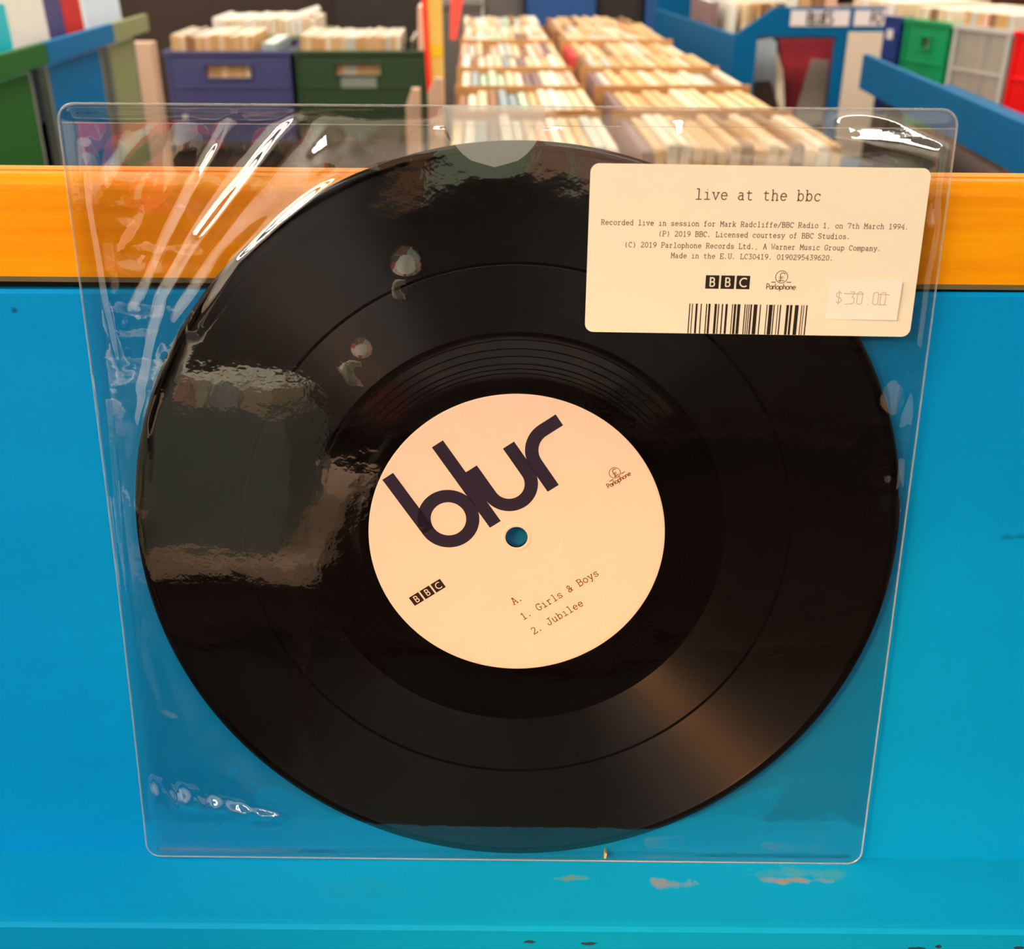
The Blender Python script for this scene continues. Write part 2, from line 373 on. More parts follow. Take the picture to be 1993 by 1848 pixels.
# ------------------------------------------------------------------ pen-stroke lettering
def A(cx, cy, rx, ry, a0, a1, n=14):
    return [(cx + rx * math.cos(math.radians(a0 + (a1 - a0) * i / n)), cy + ry * math.sin(math.radians(a0 + (a1 - a0) * i / n))) for i in range(n + 1)]
def O(cx, cy, rx, ry): return A(cx, cy, rx, ry, 0, 360, 24)
X, C, D = 0.82, 1.2, -0.32
TYPE = {   # typewriter face: one cell is 1 wide
 'a': [A(.44, X - .22, .25, .22, 150, 0) + [(.69, .08), (.74, 0), (.86, 0)], [(.69, .48), (.5, .5)] + A(.45, .24, .26, .23, 90, 340)[1:] + [(.69, .18)]],
 'b': [[(.08, C), (.24, C), (.24, 0), (.1, 0)], O(.53, X / 2, .29, X / 2)],
 'c': [A(.51, X / 2, .33, X / 2, 40, 325), [(.77, .82), (.77, .58)]],
 'd': [[(.6, C), (.76, C), (.76, 0), (.9, 0)], O(.46, X / 2, .3, X / 2)],
 'e': [[(.17, .44), (.83, .44)] + A(.5, X / 2, .33, X / 2, 5, 325)],
 'f': [A(.62, C - .22, .22, .22, 50, 180) + [(.4, 0)], [(.16, 0), (.68, 0)], [(.18, .8), (.72, .8)]],
 'g': [O(.46, .44, .28, .38), [(.9, .8), (.74, .8), (.74, -.1)] + A(.48, -.1, .26, .23, 0, -150)[1:]],
 'h': [[(.08, C), (.22, C), (.22, 0)], [(.08, 0), (.38, 0)], [(.22, .52)] + A(.48, .54, .26, .27, 160, 0) + [(.74, 0)], [(.6, 0), (.9, 0)]],
 'i': [[(.22, .8), (.5, .8), (.5, 0)], [(.16, 0), (.84, 0)], [(.46, 1.12), (.54, 1.12)]],
 'k': [[(.08, C), (.24, C), (.24, 0)], [(.08, 0), (.4, 0)], [(.24, .34), (.7, .8)], [(.56, .8), (.86, .8)], [(.42, .52), (.76, 0)], [(.62, 0), (.92, 0)]],
 'l': [[(.22, C), (.5, C), (.5, 0)], [(.16, 0), (.84, 0)]],
 'm': [[(.02, .8), (.14, .8), (.14, 0)], [(.02, 0), (.26, 0)], [(.14, .6)] + A(.32, .62, .18, .19, 150, 0) + [(.5, 0)], [(.5, .6)] + A(.68, .62, .18, .19, 150, 0) + [(.86, 0), (.98, 0)], [(.44, 0), (.6, 0)]],
 'n': [[(.08, .8), (.22, .8), (.22, 0)], [(.08, 0), (.38, 0)], [(.22, .52)] + A(.48, .54, .26, .27, 160, 0) + [(.74, 0)], [(.6, 0), (.9, 0)]],
 'o': [O(.5, X / 2, .34, X / 2)],
 'p': [[(.06, .8), (.22, .8), (.22, D)], [(.06, D), (.42, D)], O(.52, X / 2, .3, X / 2)],
 'r': [[(.12, .8), (.34, .8), (.34, 0)], [(.12, 0), (.62, 0)], [(.34, .5)] + A(.62, .52, .28, .28, 165, 50)],
 's': [A(.49, .61, .27, .2, 20, 270, 12) + A(.5, .21, .3, .2, 90, -165, 12)[1:], [(.75, .8), (.75, .6)], [(.2, .02), (.2, .22)]],
 't': [[(.38, 1.08), (.38, .2)] + A(.6, .2, .22, .2, 180, 320)[1:], [(.14, .8), (.76, .8)]],
 'u': [[(.08, .8), (.22, .8), (.22, .28)] + A(.46, .26, .24, .26, 180, 350)[1:] + [(.74, .3)], [(.58, .8), (.74, .8), (.74, 0), (.9, 0)]],
 'v': [[(.18, .8), (.5, 0), (.82, .8)], [(.04, .8), (.36, .8)], [(.64, .8), (.96, .8)]],
 'y': [[(.18, .8), (.51, .06)], [(.84, .8), (.42, D), (.14, D)], [(.04, .8), (.36, .8)], [(.66, .8), (.96, .8)]],
 'A': [[(.14, 0), (.48, C), (.52, C), (.86, 0)], [(.02, 0), (.3, 0)], [(.7, 0), (.98, 0)], [(.27, .42), (.73, .42)], [(.28, C), (.5, C)]],
 'B': [[(.06, C), (.54, C)] + A(.56, .92, .26, .28, 90, -90) + [(.24, .64)], [(.56, .64)] + A(.58, .32, .3, .32, 90, -90) + [(.06, 0)], [(.22, C), (.22, 0)]],
 'C': [A(.52, .6, .38, .6, 45, 318), [(.84, 1.18), (.84, .84)]],
 'E': [[(.86, .88), (.86, C), (.06, C)], [(.06, 0), (.9, 0), (.9, .36)], [(.22, C), (.22, 0)], [(.22, .62), (.6, .62)], [(.6, .76), (.6, .48)]],
 'G': [A(.5, .6, .38, .6, 50, 300) + [(.8, .16), (.8, .5)], [(.54, .5), (.94, .5)], [(.82, 1.18), (.82, .86)]],
 'J': [[(.36, C), (.92, C)], [(.66, C), (.66, .3)] + A(.39, .3, .27, .3, 0, -180)[1:] + [(.12, .48)]],
 'L': [[(.06, C), (.46, C)], [(.26, C), (.26, 0)], [(.06, 0), (.88, 0), (.88, .38)]],
 'M': [[(.02, C), (.16, C), (.5, .5), (.84, C), (.98, C)], [(.16, C), (.16, 0)], [(.84, C), (.84, 0)], [(.02, 0), (.32, 0)], [(.68, 0), (.98, 0)]],
 'P': [[(.06, C), (.56, C)] + A(.58, .88, .3, .32, 90, -90) + [(.24, .56)], [(.24, C), (.24, 0)], [(.06, 0), (.46, 0)]],
 'R': [[(.04, C), (.54, C)] + A(.56, .9, .27, .3, 90, -90) + [(.2, .6)], [(.2, C), (.2, 0)], [(.04, 0), (.36, 0)], [(.5, .6), (.8, 0), (.96, 0)]],
 'S': [A(.5, .9, .32, .3, 25, 270) + A(.5, .3, .34, .3, 90, -160)[1:], [(.8, 1.18), (.8, .9)], [(.16, .02), (.16, .32)]],
 'U': [[(.02, C), (.34, C)], [(.66, C), (.98, C)], [(.18, C), (.18, .34)] + A(.5, .34, .32, .34, 180, 360)[1:] + [(.82, C)]],
 'W': [[(.1, C), (.28, 0), (.5, .8), (.72, 0), (.9, C)], [(0, C), (.26, C)], [(.74, C), (1, C)]],
 '0': [O(.5, .6, .33, .6)],
 '1': [[(.22, .98), (.5, C), (.5, 0)], [(.18, 0), (.82, 0)]],
 '2': [A(.48, .88, .32, .32, 165, -20) + [(.16, .04), (.16, 0), (.84, 0), (.84, .2)]],
 '3': [[(.18, C), (.78, C), (.48, .7)] + A(.48, .36, .34, .36, 80, -150)],
 '4': [[(.66, 0), (.66, C), (.12, .38), (.88, .38)], [(.46, 0), (.86, 0)]],
 '5': [[(.78, C), (.26, C), (.22, .62)] + A(.48, .38, .34, .38, 115, -145)],
 '6': [[(.78, C)] + A(.82, .4, .66, .8, 100, 178)[1:], O(.49, .36, .33, .36)],
 '7': [[(.16, .96), (.16, C), (.84, C), (.42, 0)]],
 '9': [O(.51, .84, .33, .36), A(.18, .8, .66, .8, 2, -80)],
 '.': [O(.42, .07, .05, .05)], ',': [[(.46, .12), (.36, -.2)]],
 '(': [A(1.05, .5, .62, .85, 130, 230)], ')': [A(-.05, .5, .62, .85, 50, -50)],
 '/': [[(.1, -.16), (.9, 1.34)]],
 '&': [[(.9, 0), (.3, .78)] + A(.46, .92, .2, .26, 220, -30) + [(.26, .42)] + A(.42, .22, .26, .22, 140, 300)[1:] + [(.8, .56)], [(.64, .56), (.94, .56)]],
 ' ': [],
}
SANS = {   # plain sans face: (width, strokes), cap height 1
 'B': (.62, [[(.08, 0), (.08, 1), (.34, 1)] + A(.34, .755, .2, .245, 90, -90)[1:] + [(.08, .51)], [(.34, .51)] + A(.34, .255, .25, .255, 90, -90)[1:] + [(.08, 0)]]),
 'C': (.8, [A(.56, .5, .5, .5, 52, 308, 22)]),
 'P': (.6, [[(.08, 0), (.08, 1), (.3, 1)] + A(.3, .73, .24, .27, 90, -90)[1:] + [(.08, .46)]]),
 'a': (.62, [O(.3, .3, .25, .3), [(.56, .62), (.56, 0)]]),
 'r': (.4, [[(.08, .62), (.08, 0)], [(.08, .36)] + A(.28, .4, .2, .2, 180, 60)]),
 'l': (.2, [[(.08, 1.05), (.08, 0)]]),
 'o': (.64, [O(.31, .3, .27, .3)]),
 'p': (.64, [[(.08, .62), (.08, -.32)], O(.33, .3, .25, .3)]),
 'h': (.58, [[(.08, 1.05), (.08, 0)], A(.28, .4, .2, .21, 180, 0) + [(.48, 0)]]),
 'n': (.58, [[(.08, .62), (.08, 0)], A(.28, .4, .2, .21, 180, 0) + [(.48, 0)]]),
 'e': (.6, [[(.06, .32), (.56, .32)] + A(.31, .3, .26, .3, 6, 312)]),
 'L': (.5, [[(.08, 1), (.08, 0), (.46, 0)]]),
 'U': (.66, [[(.08, 1), (.08, .26)] + A(.31, .26, .23, .26, 180, 360)[1:] + [(.54, 1)]]),
 'E': (.54, [[(.48, 1), (.08, 1), (.08, 0), (.48, 0)], [(.08, .52), (.42, .52)]]),
 'S': (.58, [A(.28, .76, .22, .24, 30, 270) + A(.28, .26, .24, .26, 90, -150)[1:]]),
 'F': (.5, [[(.48, 1), (.08, 1), (.08, 0)], [(.08, .52), (.42, .52)]]),
 'O': (.8, [O(.38, .5, .34, .5)]),
 'K': (.62, [[(.08, 1), (.08, 0)], [(.54, 1), (.08, .46)], [(.24, .62), (.56, 0)]]),
}
def ribbon(mb, pts, w, z, mi=0):
    """flat band of width w along a polyline, mitred"""
    P = [Vector((p[0], p[1])) for p in pts]
    Q = [P[0]]
    for p in P[1:]:
        if (p - Q[-1]).length > 1e-9: Q.append(p)
    P = Q; n = len(P)
    if n < 2: return
    closed = (P[0] - P[-1]).length < 1e-6 and n > 3
    if closed: P = P[:-1]; n -= 1
    L, R = [], []
    for i in range(n):
        a = P[i - 1] if (i > 0 or closed) else None
        c = P[(i + 1) % n] if (i < n - 1 or closed) else None
        d1 = (P[i] - a).normalized() if a is not None else None
        d2 = (c - P[i]).normalized() if c is not None else None
        d1 = d1 or d2; d2 = d2 or d1
        t = d1 + d2
        t = t.normalized() if t.length > 1e-6 else d1
        nrm = Vector((-t.y, t.x))
        k = w / 2 / max(0.45, abs(nrm.dot(Vector((-d1.y, d1.x)))))
        L.append(P[i] + nrm * k); R.append(P[i] - nrm * k)
    vs = [(p.x, p.y, z) for p in L] + [(p.x, p.y, z) for p in R]
    fs = [(i, n + i, n + (i + 1) % n, (i + 1) % n) for i in range(n if closed else n - 1)]
    mb.add(vs, fs, mi)

def type_line(mb, text, x, y, pitch, w, z, rot=0.0, org=(0, 0), mi=0, ratio=1.0):
    c, s = math.cos(rot), math.sin(rot)
    for i, ch in enumerate(text):
        for st in TYPE[ch]:
            q = [(x + (i + px) * pitch, y + py * pitch * ratio) for px, py in st]
            ribbon(mb, [(org[0] + c * a - s * b, org[1] + s * a + c * b) for a, b in q], w, z, mi)

def sans_line(mb, text, x, y, h, w, z, rot=0.0, width=None, mi=0, flip=None, track=0.0):
    tot = sum(SANS[ch][0] + track for ch in text)
    k = (width / (tot * h)) if width else 1.0
    c, s = math.cos(rot), math.sin(rot)
    cx = x
    for ch in text:
        for st in SANS[ch][1]:
            q = [(cx + px * h * k, y + py * h) for px, py in st]
            ribbon(mb, [(c * a - s * b, s * a + c * b) for a, b in q], w, z, mi)
        cx += (SANS[ch][0] + track) * h * k

mm = 0.001
# frame of the leaning front board: x along the rail, y up the board, z out towards the shopper; origin at the disc's centre
u = Vector((math.cos(YAW), math.sin(YAW), 0)); back = Vector((-math.sin(YAW), math.cos(YAW), 0))
upv = Vector((0, 0, 1)) * math.cos(LEAN) + back * math.sin(LEAN)
nv = u.cross(upv)
def board_frame(x, y, z):
    o = Vector((0, 0, 1.05)) + u * x + upv * y + nv * z
    return Matrix(((u.x, upv.x, nv.x, o.x), (u.y, upv.y, nv.y, o.y), (u.z, upv.z, nv.z, o.z), (0, 0, 0, 1)))

# ------------------------------------------------------------------ setting
def struct(name, boxes, m):
    mb = MB()
    for b in boxes: mb.box(*b)
    o = mb.build(name, m); o['kind'] = 'structure'; return o
struct('floor', [(-4, 4, -3, 6.4, -0.1, 0)], M['floor'])
struct('ceiling', [(-4, 4, -3, 6.4, 2.9, 3.0)], M['ceiling'])
struct('wall_back', [(-4, 4, 6.4, 6.5, 0, 2.9)], M['wall'])
struct('wall_front', [(-4, 4, -3.1, -3, 0, 2.9)], M['wall'])
struct('wall_left', [(-4.1, -4, -3, 6.4, 0, 2.9)], M['wall'])
struct('wall_right', [(4, 4.1, -3, 6.4, 0, 2.9)], M['wall'])

# ------------------------------------------------------------------ ceiling lights
def ceiling_panel():
    t = thing('ceiling_light', 'long white ceiling light panel over the record bins', 'ceiling light', (0, 0, 2.9), 0, 'ceiling light panels')
    f = MB()
    for b in ((-1.25, 1.25, -.23, -.20), (-1.25, 1.25, .20, .23), (-1.25, -1.22, -.20, .20), (1.22, 1.25, -.20, .20)):
        f.box(b[0], b[1], b[2], b[3], -.035, 0)
    f.build('frame', M['metal_white'], t, bevel=.003)
    d = MB(); d.box(-1.22, 1.22, -.20, .20, -.028, -.012); d.build('diffuser', M['panel_glow'], t)
    return t
pan = ceiling_panel()
for i, (x, y) in enumerate([(-2.5, -2.45), (-2.5, -1.75), (-2.5, -1.05), (-2.5, -.35), (1.3, -2.45)] + [(x, y) for y in (1.9, 4.4) for x in (-2.6, 0.0, 2.6)]):
    o = pan if i == 0 else copy_tree(pan)
    o.location = (x, y, 2.9)

def track_spot(x, y, aim):
    t = thing('track_spotlight', 'warm orange track spotlight hanging under the ceiling', 'spotlight', (x, y, 2.9))
    mb = MB(); mb.box(-.05, .05, -.05, .05, -.03, 0); mb.build('mount', M['metal_white'], t, bevel=.004)
    mb = MB(); mb.tube([(0, 0, -.03), (0, 0, -.12)], .008); mb.build('stem', M['metal_white'], t)
    h = MB(); h.lathe([(.03, .06), (.045, .05), (.055, -.06), (.05, -.06), (.04, .045), (.028, .05)], 32)
    head = h.build('lamp_head', M['metal_white'], t, smooth=True)
    d = (Vector(aim) - Vector((x, y, 2.74))).normalized()
    head.location = (0, 0, -.16); head.rotation_euler = d.to_track_quat('-Z', 'Y').to_euler()
    b = MB(); b.lathe([(.001, -.03), (.045, -.03), (.045, -.034), (.001, -.034)], 32); bb = b.build('bulb', M['spot_glow'], head)
    ld = bpy.data.lights.new('spot_beam', 'SPOT'); ld.energy = SPOT_POWER; ld.color = (1.0, .36, .07)
    ld.spot_size = math.radians(5.0); ld.spot_blend = 1.0; ld.shadow_soft_size = .04
    lo = bpy.data.objects.new('spot_beam', ld); COL.objects.link(lo); lo.parent = head; lo.location = (0, 0, -.07)
track_spot(-2.5, -2.4, (0.088, 0, 0.945))

# ------------------------------------------------------------------ front record bin: board, rail, ledge
bin_root = thing('record_bin', 'blue record bin front with an orange wooden rail and a ledge holding the sleeve', 'record bin', matrix=board_frame(0, 0, 0))
HW = .46
mb = MB()
mb.prism_x([(-.1284, -.003), (-.1284, -.021), (.0802, -.021), (.0802, -.0042), (.0790, -.003)], -HW, HW)
mb.build('front_board', M['board'], bin_root)
dl = .1317
prof = [(-.1284, -.021), (-.1284, -.003), (-.1284 - dl * .0296, .0266), (-.1289 - dl * .0296, .0286), (-.1302 - dl * .0296, .0298), (-.1620, .0300), (-.1660, .0285), (-.1660, -.021)]
mb = MB(); mb.prism_x([(a, b) for a, b in prof][::-1], -HW, HW)
ledge = mb.build('ledge', M['ledge'], bin_root)
def chip(cx, cy, rx, ry, z, seed):
    r = random.Random(seed); mb = MB()
    ps = [(cx + rx * math.cos(a) * r.uniform(.6, 1.1), cy + ry * math.sin(a) * r.uniform(.6, 1.1)) for a in [2 * PI * k / 14 for k in range(14)]]
    mb.prism_z(ps, z - .0002, z); mb.build('paint_chip', M['chip'], ledge)
for x, dy, w, sd in ((.0255, .0012, .0032, 1), (.0050, .0006, .0020, 2), (.1385, .0022, .0036, 3), (.1455, .0012, .0014, 4), (.173, .0016, .002, 5)):
    chip(x, -.1338 - dl * .03 - dy, w, .0007, .03015, sd)
mb = MB(); mb.prism_z([(.0325, -.1272), (.0332, -.1270), (.0335, -.1250), (.0328, -.1246)], -.0028, .0002); mb.build('splinter', M['splinter'], ledge)
mb = MB(); mb.box(-HW, HW, .078, .0848, -.026, -.012); mb.build('gap_shade_strip', M['gap'], bin_root)  # dark strip filling the recess; its shade is in the colour
# rail: rounded top front edge, small groove on top, tan bevel underneath
rp = [(.0815, -.0295), (.1142, -.0295), (.1150, -.029), (.1150, -.0108), (.1128, -.0108), (.1128, -.0090), (.1146, -.0090), (.1147, -.0077)]
for k in range(1, 6):
    a = PI / 2 * k / 6
    rp.append((.1097 + .0050 * math.cos(a), -.0077 + .0050 * math.sin(a)))
rp += [(.1097, -.0027), (.0836, -.0027), (.0818, -.0040)]
rp = rp[::-1]
mis = [0] * len(rp)
mis[0] = 1
mb = MB(); mb.prism_x(rp, -HW, HW, 0, mis)
rail = mb.build('top_rail', [M['rail'], M['rail_edge']], bin_root)
rail.rotation_euler = (0, 0, math.radians(-.30))
# the bin's body below and behind the board
mb = MB(); mb.box(-HW, HW, -.95, -.1665, -.021, -.003); mb.build('lower_board', M['board'], bin_root)
for sx in (-1, 1):
    mb = MB(); mb.box(min(sx * HW, sx * (HW - .018)), max(sx * HW, sx * (HW - .018)), -.95, .070, -.30, -.0212); mb.build('side_board', M['board'], bin_root)

# ------------------------------------------------------------------ vinyl record
rec = thing('vinyl_record', 'black ten inch vinyl record with a cream paper label standing in the clear sleeve', 'record', matrix=board_frame(0, 0, 0))
prof = [(3.6, -.75), (124.2, -.75), (125, -.35), (125, .35), (124.6, .66), (123.6, .86), (122.2, .86), (122.0, .74), (121.4, .72)]
for r in (120.8, 120.2, 119.4):
    prof += [(r, .70)]
prof += [(112, .70), (100, .70), (89.7, .70), (89.4, .67), (89.1, .65), (88.9, .67), (88.6, .70), (80, .70), (69, .70), (68.5, .66), (68.0, .60)]
for r in (65.8, 63.0, 60.6, 58.2, 56.6, 55.2):
    prof += [(r + .30, .60), (r + .14, .66), (r, .54), (r - .16, .60)]
prof += [(53.4, .60), (52.6, .70), (51.6, .76), (50.6, .70), (3.6, .70)]
prof = [(a * mm, b * mm) for a, b in prof]
mb = MB(); mb.lathe(prof[::-1], 384)
disc = mb.build('disc', M['vinyl'], rec, smooth=True)
disc.data.update()
lp = [(3.65, .70), (3.65, .80), (3.9, .90), (4.5, .92), (4.9, .80), (15.2, .80), (15.5, .84), (15.8, .80), (48.3, .80), (48.64, .70)]
mb = MB(); mb.lathe([(a * mm, b * mm) for a, b in lp], 256, closed=False)
label = mb.build('paper_label', M['label'], rec)
for p in label.data.polygons: p.use_smooth = False
TH = math.radians(33.8)
def rotpts(pts): 
    c, s = math.cos(TH), math.sin(TH)
    return [((c * a - s * b) * mm, (s * a + c * b) * mm) for a, b in pts]
zi = .86 * mm
mb = MB(); wl = 4.3
def stroke(pts, w=wl): ribbon(mb, rotpts(pts), w * mm, zi)
cb = (-14.95, 17.72)
stroke([(-22.9, 40.65)] + [(cb[0] + 7.95 * math.cos(math.radians(a)), cb[1] + 7.95 * math.sin(math.radians(a))) for a in range(180, 181 + 360, 6)])
stroke([(-3.25, 40.8), (-3.25, 7.65)])
stroke([(1.03, 27.85), (1.03, 16.83)] + [(8.24 + 7.21 * math.cos(math.radians(a)), 16.83 + 7.21 * math.sin(math.radians(a))) for a in range(186, 355, 6)] + [(15.45, 16.83), (15.45, 27.92)])
stroke([(19.37, 7.72), (19.37, 18.0)] + [(27.35 + 7.98 * math.cos(math.radians(a)), 18.0 + 7.98 * math.sin(math.radians(a))) for a in range(174, 90, -6)] + [(27.35, 25.98), (33.55, 25.98)])
mb.build('band_logo', M['ink_navy'], label, fix=False)
def bbc_blocks(x0, x1, y0, y1, gap, rot, z, name, parent):
    w = (x1 - x0 - 2 * gap) / 3
    mb = MB(); c, s = math.cos(rot), math.sin(rot)
    for k in range(3):
        a = x0 + k * (w + gap)
        q = [(a, y0), (a + w, y0), (a + w, y1), (a, y1)]
        mb.add([((c * p - s * r) * mm, (s * p + c * r) * mm, z) for p, r in q], [(0, 1, 2, 3)], 0)
        ch = 'BBC'[k]; h = (y1 - y0) * .62
        gw = (.62 if ch == 'B' else .86) * h
        sans_line(mb, ch, (a + (w - gw) / 2) * mm, (y0 + (y1 - y0) * .19) * mm, h * mm, h * .155 * mm, z + .00004, rot, mi=1)
    return mb.build(name, [M['ink_black'], M['label']], parent, fix=False)
bbc_blocks(-42.26, -29.57, -1.85, 1.72, .62, TH, zi, 'broadcaster_logo', label)
def pound_logo(x0, x1, ybase, cx, cy, r, dash, rot, z, name, parent, k=1.0):
    mb = MB(); c, s = math.cos(rot), math.sin(rot)
    T = lambda pts: [((c * a - s * b) * mm, (s * a + c * b) * mm) for a, b in pts]
    sans_line(mb, 'Parlophone', x0 * mm, ybase * mm, 1.55 * k * mm, .23 * mm, z, rot, (x1 - x0) * mm)
    ribbon(mb, T([(cx + r * math.cos(2 * PI * i / 32), cy + r * math.sin(2 * PI * i / 32)) for i in range(33)]), .2 * mm, z)
    g = [(cx + .15 * r, cy - .62 * r)]
    ribbon(mb, T([(cx + .42 * r * math.cos(math.radians(a)) + .18 * r, cy + .32 * r + .34 * r * math.sin(math.radians(a))) for a in range(20, 200, 12)] +
                 [(cx - .12 * r, cy - .2 * r), (cx - .12 * r, cy - .5 * r), (cx - .42 * r, cy - .6 * r), (cx - .3 * r, cy - .74 * r), (cx + .1 * r, cy - .6 * r), (cx + .48 * r, cy - .62 * r)]), .22 * mm, z)
    ribbon(mb, T([(cx - .42 * r, cy - .02 * r), (cx + .3 * r, cy + .02 * r)]), .15 * mm, z)
    ribbon(mb, T([(cx - .42 * r, cy - .22 * r), (cx + .3 * r, cy - .18 * r)]), .15 * mm, z)
    for a, b, y in dash: ribbon(mb, T([(a, y), (b, y)]), .26 * mm, z)
    return mb.build(name, M['ink_brown'], parent, fix=False)
pound_logo(34.2, 42.9, -2.2, 38.75, 1.27, 1.78, ((35.7, 37.2, -.35), (40.3, 41.7, -.2)), TH, zi, 'record_company_logo', label)
mb = MB()
type_line(mb, 'A.', -14.4 * mm, -19.9 * mm, 2.04 * mm, .27 * mm, zi, TH)
type_line(mb, '1. Girls & Boys', -14.9 * mm, -26.35 * mm, 2.04 * mm, .27 * mm, zi, TH)
type_line(mb, '2. Jubilee', -14.9 * mm, -32.85 * mm, 2.04 * mm, .27 * mm, zi, TH)
mb.build('track_list', M['ink_brown'], label, fix=False)

# ------------------------------------------------------------------ clear sleeve
slv = thing('record_sleeve', 'clear plastic record sleeve with a cream info sticker leaning on the blue bin front', 'record sleeve', matrix=board_frame(0, 0, 0))
U0, U1, V0, V1, SR = -134.7, 126.9, -128.15, 134.36, math.radians(-.25)
def noise2(x, y, seed, wave, octaves=2):
    r = np.random.RandomState(seed); out = np.zeros_like(x); amp = 1.0
    for o in range(octaves):
        for k in range(6):
            a = r.uniform(0, 2 * PI); ph = r.uniform(0, 2 * PI); f = 2 * PI / wave * r.uniform(.6, 1.5) * (2 ** o)
            out += amp * np.sin(x * np.cos(a) * f + y * np.sin(a) * f + ph) / 6
        amp *= .45
    return out
def sstep(a, b, x):
    t = np.clip((x - a) / (b - a), 0, 1); return t * t * (3 - 2 * t)
def seg_dist(x, y, pts):
    best = np.full(x.shape, 1e9); tt = np.zeros_like(x); tot = len(pts) - 1
    for i in range(tot):
        ax, ay = pts[i]; bx, by = pts[i + 1]
        dx, dy = bx - ax, by - ay
        t = np.clip(((x - ax) * dx + (y - ay) * dy) / (dx * dx + dy * dy), 0, 1)
        d = np.hypot(x - ax - t * dx, y - ay - t * dy)
        m = d < best; best = np.where(m, d, best); tt = np.where(m, (i + t) / tot, tt)
    return best, tt
def relief(x, y):
    # slack film: long soft folds along the corner's pull direction
    ax, ay = .57, .82
    al, ac = (x * ax + y * ay), (-x * ay + y * ax)
    f1 = .55 * noise2(al / 4.5, ac, 11, 15, 1) + .22 * noise2(al / 4.5, ac, 12, 7, 1)
    bx, by = -.45, .89
    bl, bc = (x * bx + y * by), (x * by - y * bx)
    f2 = .55 * noise2(bl / 4.0, bc, 13, 17, 1) + .16 * noise2(bl / 4.0, bc, 14, 8, 1)
    left = sstep(20, -20, x) if False else 1 - sstep(-20, 20, x)
    soft = .45 * noise2(x, y, 15, 40, 1)
    return left * f1 + (1 - left) * .5 * f2 + soft * (.4 + .6 * left)
CREASES = [([(-83, 131), (-88, 122), (-97, 109), (-109, 89), (-118, 74)], 1.7, 2.2), ([(-62, 133), (-70, 125), (-82, 111), (-96, 95), (-108, 78), (-118, 50)], 1.8, 2.3),
           ([(-46, 117), (-58, 110), (-70, 101), (-84, 89), (-100, 68)], 1.4, 2.0), ([(-72, 110), (-90, 92), (-105, 70), (-117, 40)], .5, 3.0),
           ([(-128, 122), (-127, 100), (-126, 80), (-124, 55)], 1.3, 2.0), ([(-100, 83), (-112, 62), (-119, 40), (-122, 10)], .45, 2.6),
           ([(118, 100), (121, 88), (122, 70), (121, 55)], .6, 1.8), ([(-126, -40), (-124, -60), (-121, -75)], .5, 2.6)]
def front_height(x, y):
    r = np.hypot(x, y)
    edge = np.minimum(np.minimum(x - U0, U1 - x), np.minimum(y - V0, V1 - y))
    # over the disc the film rests on it; past its rim it slopes down to the welded edge
    rim = 1 - sstep(0, 1, (r - 123.5) / np.maximum(4.0, np.minimum(19.0, edge + np.maximum(r - 123.5, 0))))
    low = np.where(x > 0, -.55 + 1.0 * sstep(0, 40, x) * sstep(20, 60, y), -.55)
    h = low + (1.55 - low) * rim
    slack = sstep(2, 14, edge)
    free = sstep(118, 140, r) * slack
    h += .26 * slack * noise2(x, y, 5, 70, 1) * (1 - .4 * free) + free * relief(x, y) * (1 - .75 * sstep(88, 98, x) * sstep(112, 118, y))
    h += .035 * noise2(x, y, 31, 26) * (1 - free)
    for pts, amp, wd in CREASES:
        d, t = seg_dist(x, y, pts)
        h += amp * np.sin(np.clip(t, .02, .98) * PI) ** .6 * np.exp(-(d / wd) ** 2) * sstep(0, 4, edge)
    # upper right corner: a pulled up fold
    # (a crease whose upper flank faces the ceiling)
    fx, fy = .35, .937
    across = (x - 110) * fx + (y - 121.6) * fy + .012 * (x - 110) ** 2 * .4
    along = (x - 110) * fy - (y - 122.8) * fx
    flank = np.where(across > 0, np.clip(1 - across / 8.5, 0, 1), np.exp(-(across / 3.2) ** 2))
    h += 2.5 * flank * sstep(-24, -12, along) * (1 - sstep(10, 16, along)) * sstep(0, 3, edge)
    # lower left corner: a puckered strip
    q = ((x + 133) / 52); mid = -102.0 - 9.5 * q; wid = np.maximum(.8, 6.5 * (1 - q))
    strip = sstep(-.02, .06, q) * (1 - sstep(.8, 1.0, q))
    h += strip * 1.9 * np.exp(-((y - mid) / wid) ** 2) * (1 + .28 * np.sin(x * .62) + .2 * np.sin(x * 1.3 + y * .5))
    # small blisters over the disc catching the ceiling panels
    for bx, by, br, ba in ((-34, 85, 3.4, 1.1), (-48.5, 59, 3.6, 1.05), (122, 94, 4, 1.5), (118, 41, 7, 1.7), (119, 18, 4, 1.2), (-56, 121, 7, 1.9), (-98, 122, 5, .8), (46, 125.5, 3.0, .9)):
        h += ba * np.exp(-(((x - bx) / br) ** 2 + ((y - by) / (br * 1.4)) ** 2))
    # under the stickers the film is held flat
    sx = np.maximum(np.maximum(20.9 - x, x - 120.8), np.maximum(67.8 - y, y - 118.3))
    st = 1 - sstep(-.5, 8, sx)
    h = h * (1 - st) + 1.62 * st
    h += 1.3 * np.exp(-(((x - 123.8) / 1.5) ** 2 + ((y - 101) / 4.5) ** 2))
    ss = 1 - sstep(14, 20, np.hypot(x + 7, (y - 134) * 1.0))
    h = h * (1 - ss) + (np.where(edge < 6, 1.0, 1.55)) * ss
    h = np.maximum(h, np.where(r < 125.5, 1.02, -.75))
    # the outermost millimetres come together at the weld
    k = sstep(0, 5, edge)
    return h * k + .25 * (1 - k)
